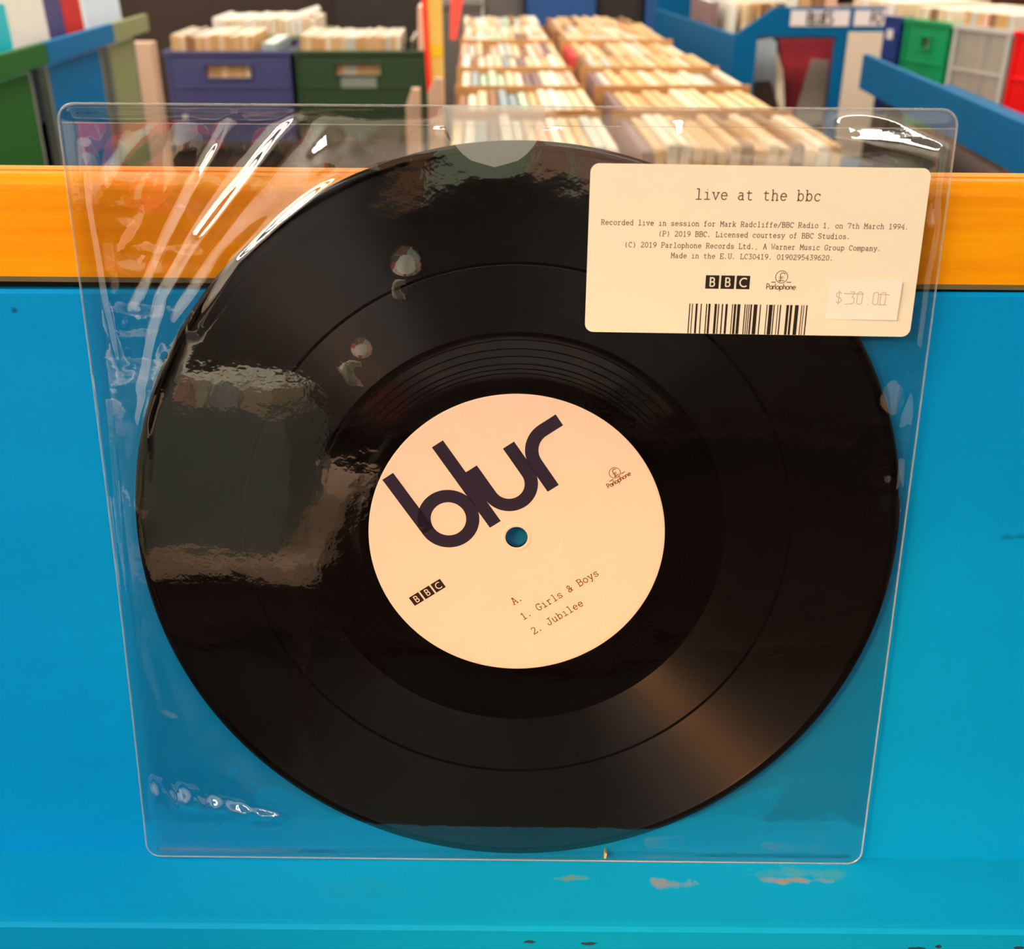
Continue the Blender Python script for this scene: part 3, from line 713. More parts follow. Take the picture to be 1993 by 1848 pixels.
def sheet(name, nx, ny, fn, m, x0=U0, x1=U1, y0=V0, y1=V1, corner=5.0):
    xs = np.linspace(x0, x1, nx); ys = np.linspace(y0, y1, ny)
    gx, gy = np.meshgrid(xs, ys)
    gz = fn(gx, gy)
    # rounded corners: pull corner vertices onto the arc
    for cxn, cyn, sx, sy in ((x0, y0, 1, 1), (x1, y0, -1, 1), (x0, y1, 1, -1), (x1, y1, -1, -1)):
        ox, oy = cxn + sx * corner, cyn + sy * corner
        dx, dy = (gx - ox) * -sx, (gy - oy) * -sy
        m_ = (dx > 0) & (dy > 0)
        inf = np.maximum(dx, dy); l = np.hypot(dx, dy)
        k = np.where(m_ & (l > 1e-9), inf / np.maximum(l, 1e-9), 1)
        gx = np.where(m_, ox + (gx - ox) * k, gx); gy = np.where(m_, oy + (gy - oy) * k, gy)
    # the cut edges are not quite straight
    bow = 1.1 * np.sin((gy - y0) / (y1 - y0) * PI * 1.0) 
    gx = gx + bow * np.clip((x0 + 60 - gx) / 60, 0, 1)
    c, s = math.cos(SR), math.sin(SR)
    co = np.stack([(c * gx - s * gy), (s * gx + c * gy), gz], -1).reshape(-1, 3) * mm
    idx = np.arange(nx * ny).reshape(ny, nx)
    q = np.stack([idx[:-1, :-1], idx[:-1, 1:], idx[1:, 1:], idx[1:, :-1]], -1).reshape(-1, 4)
    me = bpy.data.meshes.new(name)
    me.vertices.add(len(co)); me.vertices.foreach_set('co', co.ravel())
    me.loops.add(q.size); me.loops.foreach_set('vertex_index', q.ravel())
    me.polygons.add(len(q)); me.polygons.foreach_set('loop_start', np.arange(0, q.size, 4)); me.polygons.foreach_set('loop_total', np.full(len(q), 4))
    me.polygons.foreach_set('use_smooth', np.ones(len(q), dtype=bool))
    me.materials.append(m); me.update(calc_edges=True); me.validate()
    o = bpy.data.objects.new(name, me); COL.objects.link(o); o.parent = slv
    return o
sheet('front_film', 420, 420, front_height, M['film'])
def back_height(x, y):
    edge = np.minimum(np.minimum(x - U0, U1 - x), np.minimum(y - V0, V1 - y))
    r = np.hypot(x, y); free = sstep(122, 140, r) * sstep(2, 14, edge)
    h = -1.25 + .35 * noise2(x, y, 77, 60, 1) * sstep(2, 20, edge) + free * (.5 * noise2(x, y, 41, 30) + .15 * noise2(x, y, 43, 12))
    h = np.minimum(h, np.where(r < 126, -.85, -.95))
    k = sstep(0, 5, edge)
    return np.maximum(h * k - .25 * (1 - k), -2.2)
sheet('back_film', 200, 200, back_height, M['film_back'])
# welded rim: a thin rounded bead round the sleeve
def rim_path():
    pts = []
    c, s = math.cos(SR), math.sin(SR)
    def put(x, y):
        b = 1.1 * math.sin((y - V0) / (V1 - V0) * PI) * max(0, min(1, (U0 + 60 - x) / 60)); x += b
        pts.append(((c * x - s * y) * mm, (s * x + c * y) * mm, 0))
    k = 5.0
    for cx, cy, a0 in ((U1 - k, V1 - k, 0), (U0 + k, V1 - k, 90), (U0 + k, V0 + k, 180), (U1 - k, V0 + k, 270)):
        for i in range(9):
            a = math.radians(a0 + 90 * i / 8); put(cx + k * math.cos(a), cy + k * math.sin(a))
        if a0 == 90:
            for y in np.linspace(V1 - 20, V0 + 20, 14): put(U0, y)
    return pts
mb = MB(); mb.tube(rim_path(), .00034, 8, True); mb.build('seam', M['seam'], slv, smooth=True)
mb = MB()
c_, s_ = math.cos(SR), math.sin(SR)
def rot_s(p): return (c_ * p[0] - s_ * p[1]) * mm, (s_ * p[0] + c_ * p[1]) * mm
mb.tube([rot_s((U0 + .6 + 261 * t, 129.0)) + (-.0009,) for t in np.linspace(0, 1, 40)], .00014, 6)
mb.build('weld_line', M['seam'], slv, smooth=True)
# frosted round seal folded over the top edge
def half_disc(cx, r, top, z, n=40, sq=1.0):
    pts = [(cx + r * math.cos(math.radians(a)), top + sq * r * math.sin(math.radians(a))) for a in np.linspace(180, 360, n)]
    return pts
mb = MB()
top = 134.55
f_ = [(a * mm, b * mm, (1.78 if b < 131 else 1.78 - (b - 131) * .22) * mm) for a, b in half_disc(-6.8, 15.0, top, 0, 40, 1.14)]
rows = []
for t in np.linspace(0, 1, 10):
    rows.append([(-6.8 + 15.0 * math.cos(math.asin(t)) * s, top - 15.0 * 1.14 * t) for s in np.linspace(-1, 1, 21)])
vs = [(a * mm, b * mm, (1.82 - max(0, b - 130.5) * .22) * mm) for row in rows for a, b in row]
fs = [(i * 21 + j, i * 21 + j + 1, (i + 1) * 21 + j + 1, (i + 1) * 21 + j) for i in range(9) for j in range(20)]
mb.add(vs, fs)
vb = [(a * .92 * mm - .0006, (top - (top - b) * .72) * mm, (-1.45 + max(0, b - 130.5) * .12) * mm) for row in rows for a, b in row]
mb.add(vb, fs)
mb.build('seal', M['seal'], slv, smooth=True, fix=False)

# info sticker
SA = math.radians(-.7)
stick = bpy.data.objects.new('info_sticker', None)
def rrect(x0, x1, y0, y1, r, n=8):
    p = []
    for cx, cy, a0 in ((x1 - r, y1 - r, 0), (x0 + r, y1 - r, 90), (x0 + r, y0 + r, 180), (x1 - r, y0 + r, 270)):
        p += [((cx + r * math.cos(math.radians(a0 + 90 * i / n))) * mm, (cy + r * math.sin(math.radians(a0 + 90 * i / n))) * mm) for i in range(n + 1)]
    return p
mb = MB(); mb.prism_z(rrect(-49.85, 49.85, -25.0, 25.0, 2.6), 0, .12 * mm)
bpy.data.objects.remove(stick)
stick = mb.build('info_sticker', M['sticker'], slv)
stick.location = (70.85 * mm, 93.1 * mm, 1.66 * mm); stick.rotation_euler = (0, 0, SA)
stick['label'] = 'cream sticker with typed credits and a barcode'
zs = .16 * mm
def st_xy(uu, vv):   # board millimetres to the sticker's own axes
    dx, dy = uu - 70.85, vv - 93.1
    return (math.cos(-SA) * dx - math.sin(-SA) * dy), (math.sin(-SA) * dx + math.cos(-SA) * dy)
mb = MB(); a, b = st_xy(52.15, 108.5); type_line(mb, 'live at the bbc', a * mm, b * mm, 2.50 * mm, .30 * mm, zs); mb.build('title_print', M['ink_brown'], stick, fix=False)
mb = MB()
for txt, uu, vv in (('Recorded live in session for Mark Radcliffe/BBC Radio 1, on 7th March 1994.', 24.75, 101.05), ('(P) 2019 BBC. Licensed courtesy of BBC Studios.', 41.9, 97.75),
                    ('(C) 2019 Parlophone Records Ltd., A Warner Music Group Company.', 31.9, 94.5), ('Made in the E.U. LC30419. 0190295439620.', 46.0, 91.3)):
    a, b = st_xy(uu, vv); type_line(mb, txt, a * mm, b * mm, 1.2215 * mm, .185 * mm, zs)
mb.build('credits_print', M['ink_brown'], stick, fix=False)
a0, b0 = st_xy(56.85, 82.1); a1, b1 = st_xy(70.3, 86.0)
lg = bbc_blocks(a0, a1, b0, b1, .58, 0, zs, 'broadcaster_logo', stick)
lg.data.materials[1] = M['sticker']
p0 = st_xy(75.3, 82.0); p1 = st_xy(84.25, 81.9); pc = st_xy(79.75, 85.7)
pound_logo(p0[0], p1[0], p0[1], pc[0], pc[1], 1.83, ((st_xy(76.75, 84.13)[0], st_xy(78.04, 84)[0], st_xy(77, 84.13)[1]), (st_xy(81.4, 84)[0], st_xy(82.74, 84)[0], st_xy(82, 84.1)[1])), 0, zs, 'record_company_logo', stick, 1.05)
mb = MB()
BARS = [(52.35, 52.69), (53.2, 53.48), (54.33, 54.95), (55.85, 56.19), (57.49, 57.83), (58.22, 58.85), (60.09, 60.82), (61.16, 61.5), (62.29, 62.69), (63.42, 64.1), (65.4, 65.68), (66.02, 66.7), (67.04, 67.94), (69.18, 69.52), (69.86, 70.14), (70.43, 70.71), (70.99, 71.5), (72.01, 73.14), (73.87, 74.21), (75.9, 76.18), (76.64, 77.76), (78.05, 78.39), (79.23, 79.46), (79.97, 80.36), (81.94, 82.73), (83.07, 83.75), (84.54, 85.67), (86.46, 86.74), (87.13, 87.36), (87.98, 88.37)]
for x0, x1 in BARS:
    a, b = st_xy(x0, 77.35)[0], st_xy(x1, 77.35)[0]; t_ = st_xy(70, 77.35)[1]
    mb.add([(a * mm, -24.95 * mm, zs), (b * mm, -24.95 * mm, zs), (b * mm, t_ * mm, zs), (a * mm, t_ * mm, zs)], [(0, 1, 2, 3)])
mb.build('barcode', M['ink_black'], stick, fix=False)
# price tag stuck on the sticker
mb = MB(); mb.prism_z([(-10.85 * mm, -6.2 * mm), (10.7 * mm, -6.0 * mm), (10.85 * mm, 6.1 * mm), (-10.9 * mm, 6.15 * mm)], 0, .1 * mm)
ptag = mb.build('price_tag', M['tag'], slv); ptag.location = (105.15 * mm, 78.9 * mm, 2.05 * mm); ptag.rotation_euler = (math.radians(1.4), math.radians(-1.0), math.radians(-1.2))
mb = MB()
def seg(pts, ox, k=1.0): ribbon(mb, [((ox + a * 1.9 * k) * mm, (-1.35 + b * 3.7) * mm) for a, b in pts], .2 * mm, .14 * mm)
seg(A(.5, .72, .42, .22, 30, 270) + A(.5, .28, .42, .22, 90, -150)[1:], -8.6); seg([(.5, -.08), (.5, 1.08)], -8.6)
seg([(.0, -.02), (.6, -.02)], -5.7)
seg([(.1, 1), (.8, 1), (.5, .55), (.8, .5), (.85, .1), (.5, 0), (.1, .02)], -4.6)
for ox in (-2.3, 2.5, 4.7): seg([(.1, .1), (.1, .9), (.3, 1), (.7, 1), (.9, .9), (.9, .1), (.7, 0), (.3, 0), (.1, .1)], ox)
seg([(.2, 0), (.4, 0)], .6); seg([(-2.2, .84), (.9, .84)], -2.0); seg([(-.4, .84), (1.5, .84)], 4.7); seg([(-.2, 0), (1.3, 0)], 4.7)
mb.build('price_print', M['ink_grey'], ptag, fix=False)

# ------------------------------------------------------------------ records in sleeves (background), shared meshes
def lp_mesh(t, w=.312, h=.312):
    """a filed record: card jacket with a rounded spine and the inner sleeve showing along the open top edge"""
    mb = MB()
    mb.box(-t / 2, t / 2, 0, w, 0, h - .0015)
    mb.box(-t / 2 + t * .12, t / 2 - t * .12, .004, w - .004, h - .0016, h, 1)
    me_o = mb.build('lp_proto', [M['cream'], M['inner_sleeve']], None, bevel=min(.0012, t * .12))
    me = me_o.data; bpy.data.objects.remove(me_o); return me
LPM = {}
def lp(t, h=.312, w=.312):
    k = (round(t, 4), round(h, 3), round(w, 3))
    if k not in LPM: LPM[k] = lp_mesh(k[0], k[2], k[1])
    return LPM[k]
def put_record(x, y, z, t, mat, label, group, lean=0.0, rz=0.0, h=.312, w=.312, name='filed_record', cat='record', inner=True):
    o = bpy.data.objects.new(name, lp(t, h, w)); COL.objects.link(o)
    o.location = (x, y, z); o.rotation_euler = (0, lean, rz)
    o.material_slots[0].link = 'OBJECT'; o.material_slots[0].material = M[mat]
    if not inner: o.material_slots[1].link = 'OBJECT'; o.material_slots[1].material = M[mat]
    tag(o, label, cat, group); return o

# long record table with two columns of card boxes
TZ = .60
tb = thing('record_table', 'long wooden table carrying two columns of boxed records', 'table', (.255, 2.6, 0))
mb = MB(); mb.box(-.325, .35, -1.55, 1.60, TZ - .03, TZ); mb.build('tabletop', M['table_wood'], tb, bevel=.003)
for sx in (-.29, .31):
    for sy in (-1.5, 0, 1.55):
        mb = MB(); mb.box(sx - .025, sx + .025, sy - .025, sy + .025, 0, TZ - .03); mb.build('leg', M['table_wood'], tb)
def card_box(w, d, h, hb=.30, m='card'):
    t = thing('record_box', 'box', 'box')
    k = .006
    mb = MB()
    mb.box(0, w, 0, d, 0, k); mb.box(0, k, 0, d, k, h); mb.box(w - k, w, 0, d, k, h); mb.box(k, w - k, 0, k, k, h); mb.box(k, w - k, d - k, d, k, hb)
    mb.build('box_body', M[m], t)
    mb = MB(); mb.box(w / 2 - .05, w / 2 + .05, -.001, 0, h * .62, h * .78); mb.build('label_card', M['sign_card'], t)
    return t
ORD = ['', 'nearest', 'second nearest', 'third nearest', 'fourth nearest', 'fifth nearest', 'third farthest', 'second farthest', 'farthest']
LEFTC = ['ivory', 'cream', 'white', 'pale grey', 'cream', 'ivory', 'pale grey', 'pinkish', 'ivory', 'buff', 'white', 'grey blue', 'ivory', 'cream', 'brown', 'pale green', 'dusty mauve']
RIGHTC = ['straw', 'cream', 'buff', 'straw', 'tan', 'buff', 'cream', 'ivory', 'straw', 'buff', 'cream', 'tan', 'ivory', 'pale grey', 'brown']
XL, XR = -.060, .228
WL, WR = .280, .338
for r in range(1, 9):
    y0 = 1.085 + .335 * r
    for cidx, (x0, w, n, pal, side) in enumerate(((XL, WL, 13, LEFTC, 'left'), (XR, WR, 16, RIGHTC, 'right'))):
        bx = card_box(w, .329, .255, .331 if r in (1, 2, 3, 5) else .29)
        bx.location = (x0, y0, TZ)
        tag(bx, 'brown card record box, %s in the %s column of the long table' % (ORD[r], side), 'box', 'card record boxes on the table')
        iw = w - .016
        p = iw / n
        lean = math.radians(random.uniform(-1.5, 2.5)) if side == 'left' else math.radians(random.uniform(.5, 3.0))
        span = .312 * math.tan(abs(lean))
        p = (iw - span) / n
        for k in range(n):
            mat = random.choice(pal)
            if side == 'left' and r == 6 and k in (4, 5): mat = 'pale green'
            if side == 'right' and r == 5 and k == 0: mat = 'red'
            if side == 'left' and r == 3 and k in (11, 12): mat = 'pinkish'
            if side == 'right' and k == 0 and r != 5: mat = 'dusty mauve' if r < 4 else 'brown'
            xx = x0 + .008 + (span if lean < 0 else 0) + (k + .5) * p
            put_record(xx, y0 + .0075, TZ + .0065 + .0022, p * random.choice((.80, .86, .9)), mat,
                       '%s record filed in the %s box of the %s table column' % (mat, ORD[r], side),
                       'records in the %s table column' % side, lean, inner=False, h=random.choice((.307, .311, .314, .317)), w=.306)
# a few leaning, odd ones between the two columns

# ------------------------------------------------------------------ plastic crates
def crate(label, w, d, h, body, loc, rz=0.0, slot=None, rimm=None, group='plastic record crates', slot_mat=None, badge=None):
    """open crate; origin at the front left bottom corner, front face towards -y"""
    t = thing('plastic_crate', label, 'crate', loc, rz, group)
    k = .008
    mb = MB()
    mb.box(0, w, 0, d, 0, k); mb.box(0, k, k, d, k, h); mb.box(w - k, w, k, d, k, h); mb.box(k, w - k, d - k, d, k, h)
    if slot:
        a, b, e, f = slot
        mb.box(0, a, 0, k, k, h); mb.box(b, w, 0, k, k, h); mb.box(a, b, 0, k, k, e); mb.box(a, b, 0, k, f, h)
    else:
        mb.box(0, w, 0, k, k, h)
    mb.build('crate_body', body, t)
    r = MB()
    e = .007
    r.box(-e, w + e, -e, k, h - .012, h + .003); r.box(-e, w + e, d - k, d + e, h - .012, h + .003); r.box(-e, k, k, d - k, h - .012, h + .003); r.box(w - k, w + e, k, d - k, h - .012, h + .003)
    r.build('rim', rimm or body, t, bevel=.003)
    s = MB(); s.box(0, w, -.005, 0, h * .60, h * .62)
    s.box(0, .012, -.005, 0, 0, h - .012); s.box(w - .012, w, -.005, 0, 0, h - .012)
    s.build('rib', rimm or body, t, bevel=.0015)
    if slot:
        a, b, e, f = slot
        g = MB(); q = .007
        g.box(a - q, b + q, -.006, 0, f, f + q); g.box(a - q, b + q, -.006, 0, e - q, e); g.box(a - q, a, -.006, 0, e, f); g.box(b, b + q, -.006, 0, e, f)
        g.build('handle_frame', rimm or body, t, bevel=.002)
    if badge:
        bb = MB(); bb.box(badge[0], badge[1], -.0065, -.0055, badge[2], badge[3]); bb.build('label_card', badge[4], t)
    return t
ct = thing('crate_table', 'low dark table under the navy and dark green record crates', 'table', (-.60, 3.95, 0))
mb = MB(); mb.box(-.46, .46, -.43, .60, .545, .57); mb.build('tabletop', M['dark_wood'], ct, bevel=.003)
for sx in (-.42, .42):
    for sy in (-.38, .55):
        mb = MB(); mb.box(sx - .025, sx + .025, sy - .025, sy + .025, 0, .545); mb.build('leg', M['dark_wood'], ct)
mb = MB(); mb.box(-.44, .44, -.41, -.395, .10, .545); mb.build('apron', M['dark_wood'], ct)
CZ = .57
crate('navy blue plastic crate of records beside the dark green crate', .405, .36, .285, M['navy_plastic'], (-1.022, 3.55, CZ), 0, (.128, .275, .205, .245), badge=(.035, .050, .075, .090, M['sign_card']))
crate('dark green plastic crate of records to the right of the navy crate', .430, .36, .285, M['green_plastic'], (-.600, 3.55, CZ), 0, (.130, .275, .213, .246), badge=(.145, .262, .172, .205, M['post_grey']))
crate('grey green crate of records behind the navy crate', .42, .36, .30, M['left_sage'], (-.985, 3.95, CZ), 0, (.13, .28, .21, .25))
def crate_records(x0, x1, y, z, n, mats, where, h, grp, lean=0.02):
    p = (x1 - x0 - h * math.tan(lean)) / n
    for k in range(n):
        m_ = mats[k % len(mats)] if k % 3 else random.choice(mats)
        put_record(x0 + (k + .5) * p, y + random.uniform(0, .006), z, p * .84, m_, '%s record filed in the %s' % (m_, where), grp, lean, h=h + random.choice((-.003, 0, .003)))
crate_records(-1.008, -.735, 3.563, CZ + .011, 17, ['tan', 'buff', 'cream', 'tan', 'brown', 'buff', 'tan', 'pinkish'], 'navy crate', .322, 'records in the navy crate')
crate_records(-.588, -.255, 3.563, CZ + .011, 20, ['buff', 'cream', 'tan', 'pale grey', 'tan', 'ivory', 'buff'], 'dark green crate', .320, 'records in the dark green crate')
crate_records(-.955, -.580, 3.963, CZ + .011, 16, ['ivory', 'white', 'cream', 'ivory'], 'grey green crate behind the navy one', .345, 'records in the crate behind')
put_record(-.690, 3.566, CZ + .0095, .05, 'grey blue', 'thick grey blue box set at the right end of the navy crate', None, .02, h=.30, name='record_box_set', cat='box set')
put_record(-.198, 3.58, CZ + .0095, .020, 'pinkish', 'tall pinkish divider card at the right end of the green crate', None, .03, h=.41, w=.20, name='divider_card', cat='divider')
put_record(-.236, 3.566, CZ + .0095, .010, 'dark grey', 'dark grey record leaning at the right end of the green crate', None, .06, h=.31)

# tall yellow sign with a red edge, red ribbon, pale wooden uprights
sg = thing('yellow_sign', 'tall yellow card sign with a red edge standing left of the record table', 'sign', (-.115, 2.95, 0))
mb = MB(); mb.box(-.028, .016, -.006, .006, 0, 1.12); mb.build('card', M['sign_yellow'], sg)
mb = MB(); mb.prism_z([(-.022, .012), (-.008, .012), (-.026, .30), (-.041, .30)], 0, .002); 
vs = [(-.024, -.016, .60), (-.012, -.016, .60), (-.030, -.016, 1.14), (-.042, -.016, 1.14)]
mb = MB(); mb.add(vs + [(a, -.007, c) for a, _, c in vs], [(0, 1, 2, 3), (7, 6, 5, 4), (0, 4, 5, 1), (1, 5, 6, 2), (2, 6, 7, 3), (3, 7, 4, 0)]); mb.build('red_edge', M['sign_red'], sg)
mb = MB(); mb.box(-.028, .016, -.0075, -.006, .90, .93); mb.build('tape', M['amber_cover'], sg)
mb = MB(); mb.box(-.09, .05, -.08, .08, 0, .02); mb.build('base', M['black_board'], sg, bevel=.003)
rb = MB()
pts = [(-.070, .948), (-.064, 1.0), (-.056, 1.06), (-.052, 1.2), (-.05, 1.6), (-.05, 2.895)]
w_ = [.018, .026, .036, .042, .042, .042]
vs = []
for (x, z), w in zip(pts, w_): vs += [(x - w / 2, 2.90, z), (x + w / 2, 2.90, z), (x + w / 2, 2.902, z), (x - w / 2, 2.902, z)]
fs = [(3, 2, 1, 0), (20, 21, 22, 23)]
for i in range(5):
    for k in range(4): fs.append((i * 4 + k, i * 4 + (k + 1) % 4, i * 4 + 4 + (k + 1) % 4, i * 4 + 4 + k))
rb.add(vs, fs); o = rb.build('hanging_ribbon', M['ribbon']); tag(o, 'coral red ribbon hanging from the ceiling over the record table', 'ribbon')
def upright(x0, x1, y, slant, top, label):
    mb = MB()
    mb.add([(x0, y, .0), (x1, y, 0), (x1, y, top), (x0 + (x1 - x0) * .45, y, top), (x0, y, top - slant), (x0, y + .02, 0), (x1, y + .02, 0), (x1, y + .02, top), (x0 + (x1 - x0) * .45, y + .02, top), (x0, y + .02, top - slant)],
           [(0, 1, 2, 3, 4), (9, 8, 7, 6, 5), (0, 5, 6, 1), (1, 6, 7, 2), (2, 7, 8, 3), (3, 8, 9, 4), (4, 9, 5, 0)])
    o = mb.build('wooden_upright', M['pale_wood'], bevel=.001); tag(o, label, 'wooden post')
upright(-.152, -.122, 2.0, .035, .936, 'pale wooden upright with a slanted top left of the record table')
upright(-.107, -.076, 2.0, .030, .955, 'pale wooden upright at the left edge of the record table')
mb = MB(); mb.box(-1.030, -.966, 3.2, 3.26, 0, .915); o = mb.build('wooden_post', M['pale_wood'], bevel=.003); tag(o, 'pinkish wooden post beside the navy crate', 'wooden post')

# ------------------------------------------------------------------ left bins along the aisle
def left_bin(y0, y1, mat, label, p0, p1, low):
    t = thing('display_bin', label, 'display bin', (-.85, y0, 0))
    d = y1 - y0
    mb = MB(); mb.box(-.015, 0, 0, d, .981, 1.022); mb.build('lip', mat, t, bevel=.002)
    mb = MB(); mb.box(-.036, -.022, p0, p1, 0, .972); mb.build('front_panel', mat, t)
    for a in (p0 - .016, p1 + .005):
        mb = MB(); mb.box(-.040, -.022, a, a + .011, 0, .972); mb.build('post', M['post_grey'], t)
    mb = MB(); mb.box(-.085, -.070, 0.002, low, 0, .866); mb.build('recess_panel', M['gap_navy'], t)
    mb = MB(); mb.box(-.42, -.0405, .001, low, .868, .880); mb.build('bin_floor', M['gap_navy'], t)
    mb = MB(); mb.box(-.052, -.0405, .001, low, .882, .972); mb.build('inner_board', M['gap_navy'], t)
    mb = MB(); mb.box(-.435, -.42, .001, d - .001, 0, 1.10); mb.build('back_panel', mat, t)
    return t
left_bin(1.58, 2.024, M['left_green'], 'green display bin with a green lip, nearest on the left aisle', .03, .378, .442)
left_bin(2.027, 2.470, M['left_blue'], 'blue display bin with a blue lip between the green and sage ones', .046, .378, .441)
left_bin(2.473, 2.775, M['left_sage'], 'sage grey display bin at the far end of the left aisle', .020, .212, .230)
def cover(y0, y1, top, mat, label, n=1, x=-.912):
    for k in range(n):
        mb = MB(); w = y1 - y0
        mb.box(-.003, .003, 0, w, 0, top - .8815)
        o = mb.build('small_record', M[mat], bevel=.0008); o.location = (x - .012 * k, y0, .8815); o.rotation_euler = (0, math.radians(-2), 0)
        tag(o, label if k == 0 else label.replace('front', 'filed behind the front'), 'record', None if k == 0 else 'small records behind the front covers')
cover(1.86, 1.897, 1.07, 'amber_cover', 'amber record cover at the front of the green bin, left of the cyan one')
cover(1.900, 2.021, 1.092, 'cyan_cover', 'cyan record cover at the front of the green bin')
cover(2.036, 2.228, 1.12, 'white_cover', 'white record cover at the front of the blue bin')
cover(2.232, 2.335, 1.12, 'indigo_cover', 'indigo record cover at the front of the blue bin')
cover(2.338, 2.462, 1.12, 'red_cover', 'bright red record cover at the front of the blue bin')
cover(2.490, 2.765, 1.12, 'ice_cover', 'pale blue record cover at the front of the sage bin')

# ------------------------------------------------------------------ right: big blue bin with name cards
def put_quad_prism(mb, poly, y0, y1):
    n = len(poly); b = len(mb.v)
    mb.v += [(x, y0, z) for x, z in poly] + [(x, y1, z) for x, z in poly]
    for i in range(n):
        j = (i + 1) % n; mb.f.append((b + i, b + j, b + n + j, b + n + i)); mb.mi.append(0)
    mb.f.append(tuple(b + i for i in range(n))); mb.mi.append(0)
    mb.f.append(tuple(b + n + i for i in reversed(range(n)))); mb.mi.append(0)
rbn = thing('browser_bin', 'large blue record bin with white name cards and a display window', 'record bin', (0, 2.96, 0))
FX0, FX1, WX0, WX1, WZ0, WZ1, FT = .712, 1.127, .776, .998, .60, .950, 1.024
for poly in ([(FX0, 0), (WX0, 0), (WX0, WZ1), (FX0 + .002, .951), (FX0, .951)], [(WX0, 0), (WX1, 0), (WX1, WZ0), (WX0, WZ0)], [(WX1, 0), (FX1, 0), (FX1, FT), (WX1, FT)],
             [(WX0, WZ1), (WX1, WZ1), (WX1, FT), (.819, FT), (FX0 + .002, .951)]):
    pass
mb = MB()
put_quad_prism(mb, [(FX0, 0), (WX0, 0), (WX0, WZ1), (FX0, .951)], 0, .018)
put_quad_prism(mb, [(WX0, 0), (WX1, 0), (WX1, WZ0), (WX0, WZ0)], 0, .018)
put_quad_prism(mb, [(WX1, 0), (FX1, 0), (FX1, FT), (WX1, FT)], 0, .018)
put_quad_prism(mb, [(FX0, .951), (WX0, WZ1), (WX1, WZ1), (WX1, FT), (.819, FT)], 0, .018)
mb.build('front_panel', M['bin_blue'], rbn)
mb = MB(); mb.add([(.712, .018, 0), (.650, 1.10, 0), (.650, 1.10, .951), (.712, .018, .951), (.728, .018, 0), (.666, 1.10, 0), (.666, 1.10, .951), (.728, .018, .951)],
                  [(0, 1, 2, 3), (7, 6, 5, 4), (0, 4, 5, 1), (1, 5, 6, 2), (2, 6, 7, 3), (3, 7, 4, 0)]); mb.build('side_panel', M['bin_blue'], rbn)
mb = MB(); mb.box(.66, 1.127, 1.10, 1.118, 0, 1.0); mb.build('back_panel', M['bin_blue'], rbn)
mb = MB(); mb.box(.732, 1.125, .02, 1.098, .600, .612); mb.build('bin_floor', M['gap_navy'], rbn)
mb = MB(); mb.box(.735, 1.125, .155, .167, .615, .945); mb.build('inner_partition', M['black_board'], rbn)
for (x0, x1, z0, z1, txt, hh) in ((.863, 1.027, .976, 1.017, 'BLUES', .030), (1.041, 1.126, .976, 1.017, 'FO', .030)):
    mb = MB(); mb.box(x0, x1, -.003, -.0005, z0, z1); cd = mb.build('sign_card', M['sign_card'], rbn)
    mb = MB(); wtx = .074 if txt == 'BLUES' else .034
    sans_line(mb, txt, 0, 0, hh, .0055, 0, 0, wtx)
    lt = mb.build('lettering', M['ink_black'], cd, fix=False); lt.rotation_euler = (PI / 2, 0, 0)
    lt.location = ((x0 + x1) / 2 - wtx / 2 + (0 if txt == 'BLUES' else .020), -.0034, (z0 + z1) / 2 - hh / 2)
mb = MB(); mb.box(1.030, 1.128, -.004, -.0005, .62, .961); mb.build('cream_panel', M['cream_panel'], rbn)
# things shown in the window
def leaf(name, poly, y, th, mat, label, cat):
    mb = MB(); put_quad_prism(mb, poly, y, y + th); o = mb.build(name, M[mat], bevel=.0006); tag(o, label, cat); return o
leaf('record_cover', [(.795, .6135), (.872, .6135), (.868, .80), (.856, .925), (.842, .936), (.800, .930), (.790, .80)], 3.055, .008, 'silver', 'silver record cover standing on the left in the bin window', 'record')
leaf('record_cover', [(.884, .6135), (.915, .6135), (.878, .85), (.856, .90), (.862, .80)], 3.035, .008, 'ivory', 'narrow pale record cover leaning in the bin window', 'record')
leaf('record_cover', [(.905, .6135), (1.03, .6135), (1.03, .93), (.872, .93), (.890, .80)], 3.085, .008, 'poster_red', 'dark red picture cover at the back of the bin window', 'record')
leaf('record_cover', [(.925, .6135), (1.02, .6135), (1.015, .875), (.965, .880), (.940, .76)], 3.060, .008, 'poster_grey', 'greyish picture cover on the right in the bin window', 'record')
leaf('record_cover', [(.790, .6135), (.868, .6135), (.872, .75), (.840, .825), (.795, .82)], 3.020, .008, 'dark_wood', 'dark brown cover low in the left of the bin window', 'record')
# records standing in the well of the big bin
for i, (x, y, mat, ln, tk, lab) in enumerate(((.735, 3.40, 'dusty mauve', 0, .03, 'mauve'), (.765, 3.32, 'white', .06, .014, 'white leaning'), (.800, 3.30, 'cream', .04, .014, 'cream'),
                                              (.835, 3.32, 'buff', 0, .016, 'buff'), (.860, 3.33, 'tan', 0, .016, 'first tan'), (.884, 3.33, 'brown', 0, .018, 'brown'), (.908, 3.33, 'tan', 0, .016, 'second tan'), (.934, 3.33, 'dark grey', 0, .018, 'dark grey'))):
    put_record(x, y, .6135, tk, mat, '%s record standing behind the sloped side of the big blue bin' % lab, 'records in the big blue bin', ln, h=.40)
# boxes of records on top, behind the name cards
for i, (x, mat, lab) in enumerate(((.966, 'white', 'white'), (1.006, 'tan', 'tan'), (1.046, 'brown', 'brown'), (1.086, 'pinkish', 'pinkish'))):
    put_record(x, 3.34, .6135, .036, mat, 'thick %s record set behind the name cards' % lab, 'record sets behind the name cards', 0, h=.44, name='record_box_set', cat='box set')

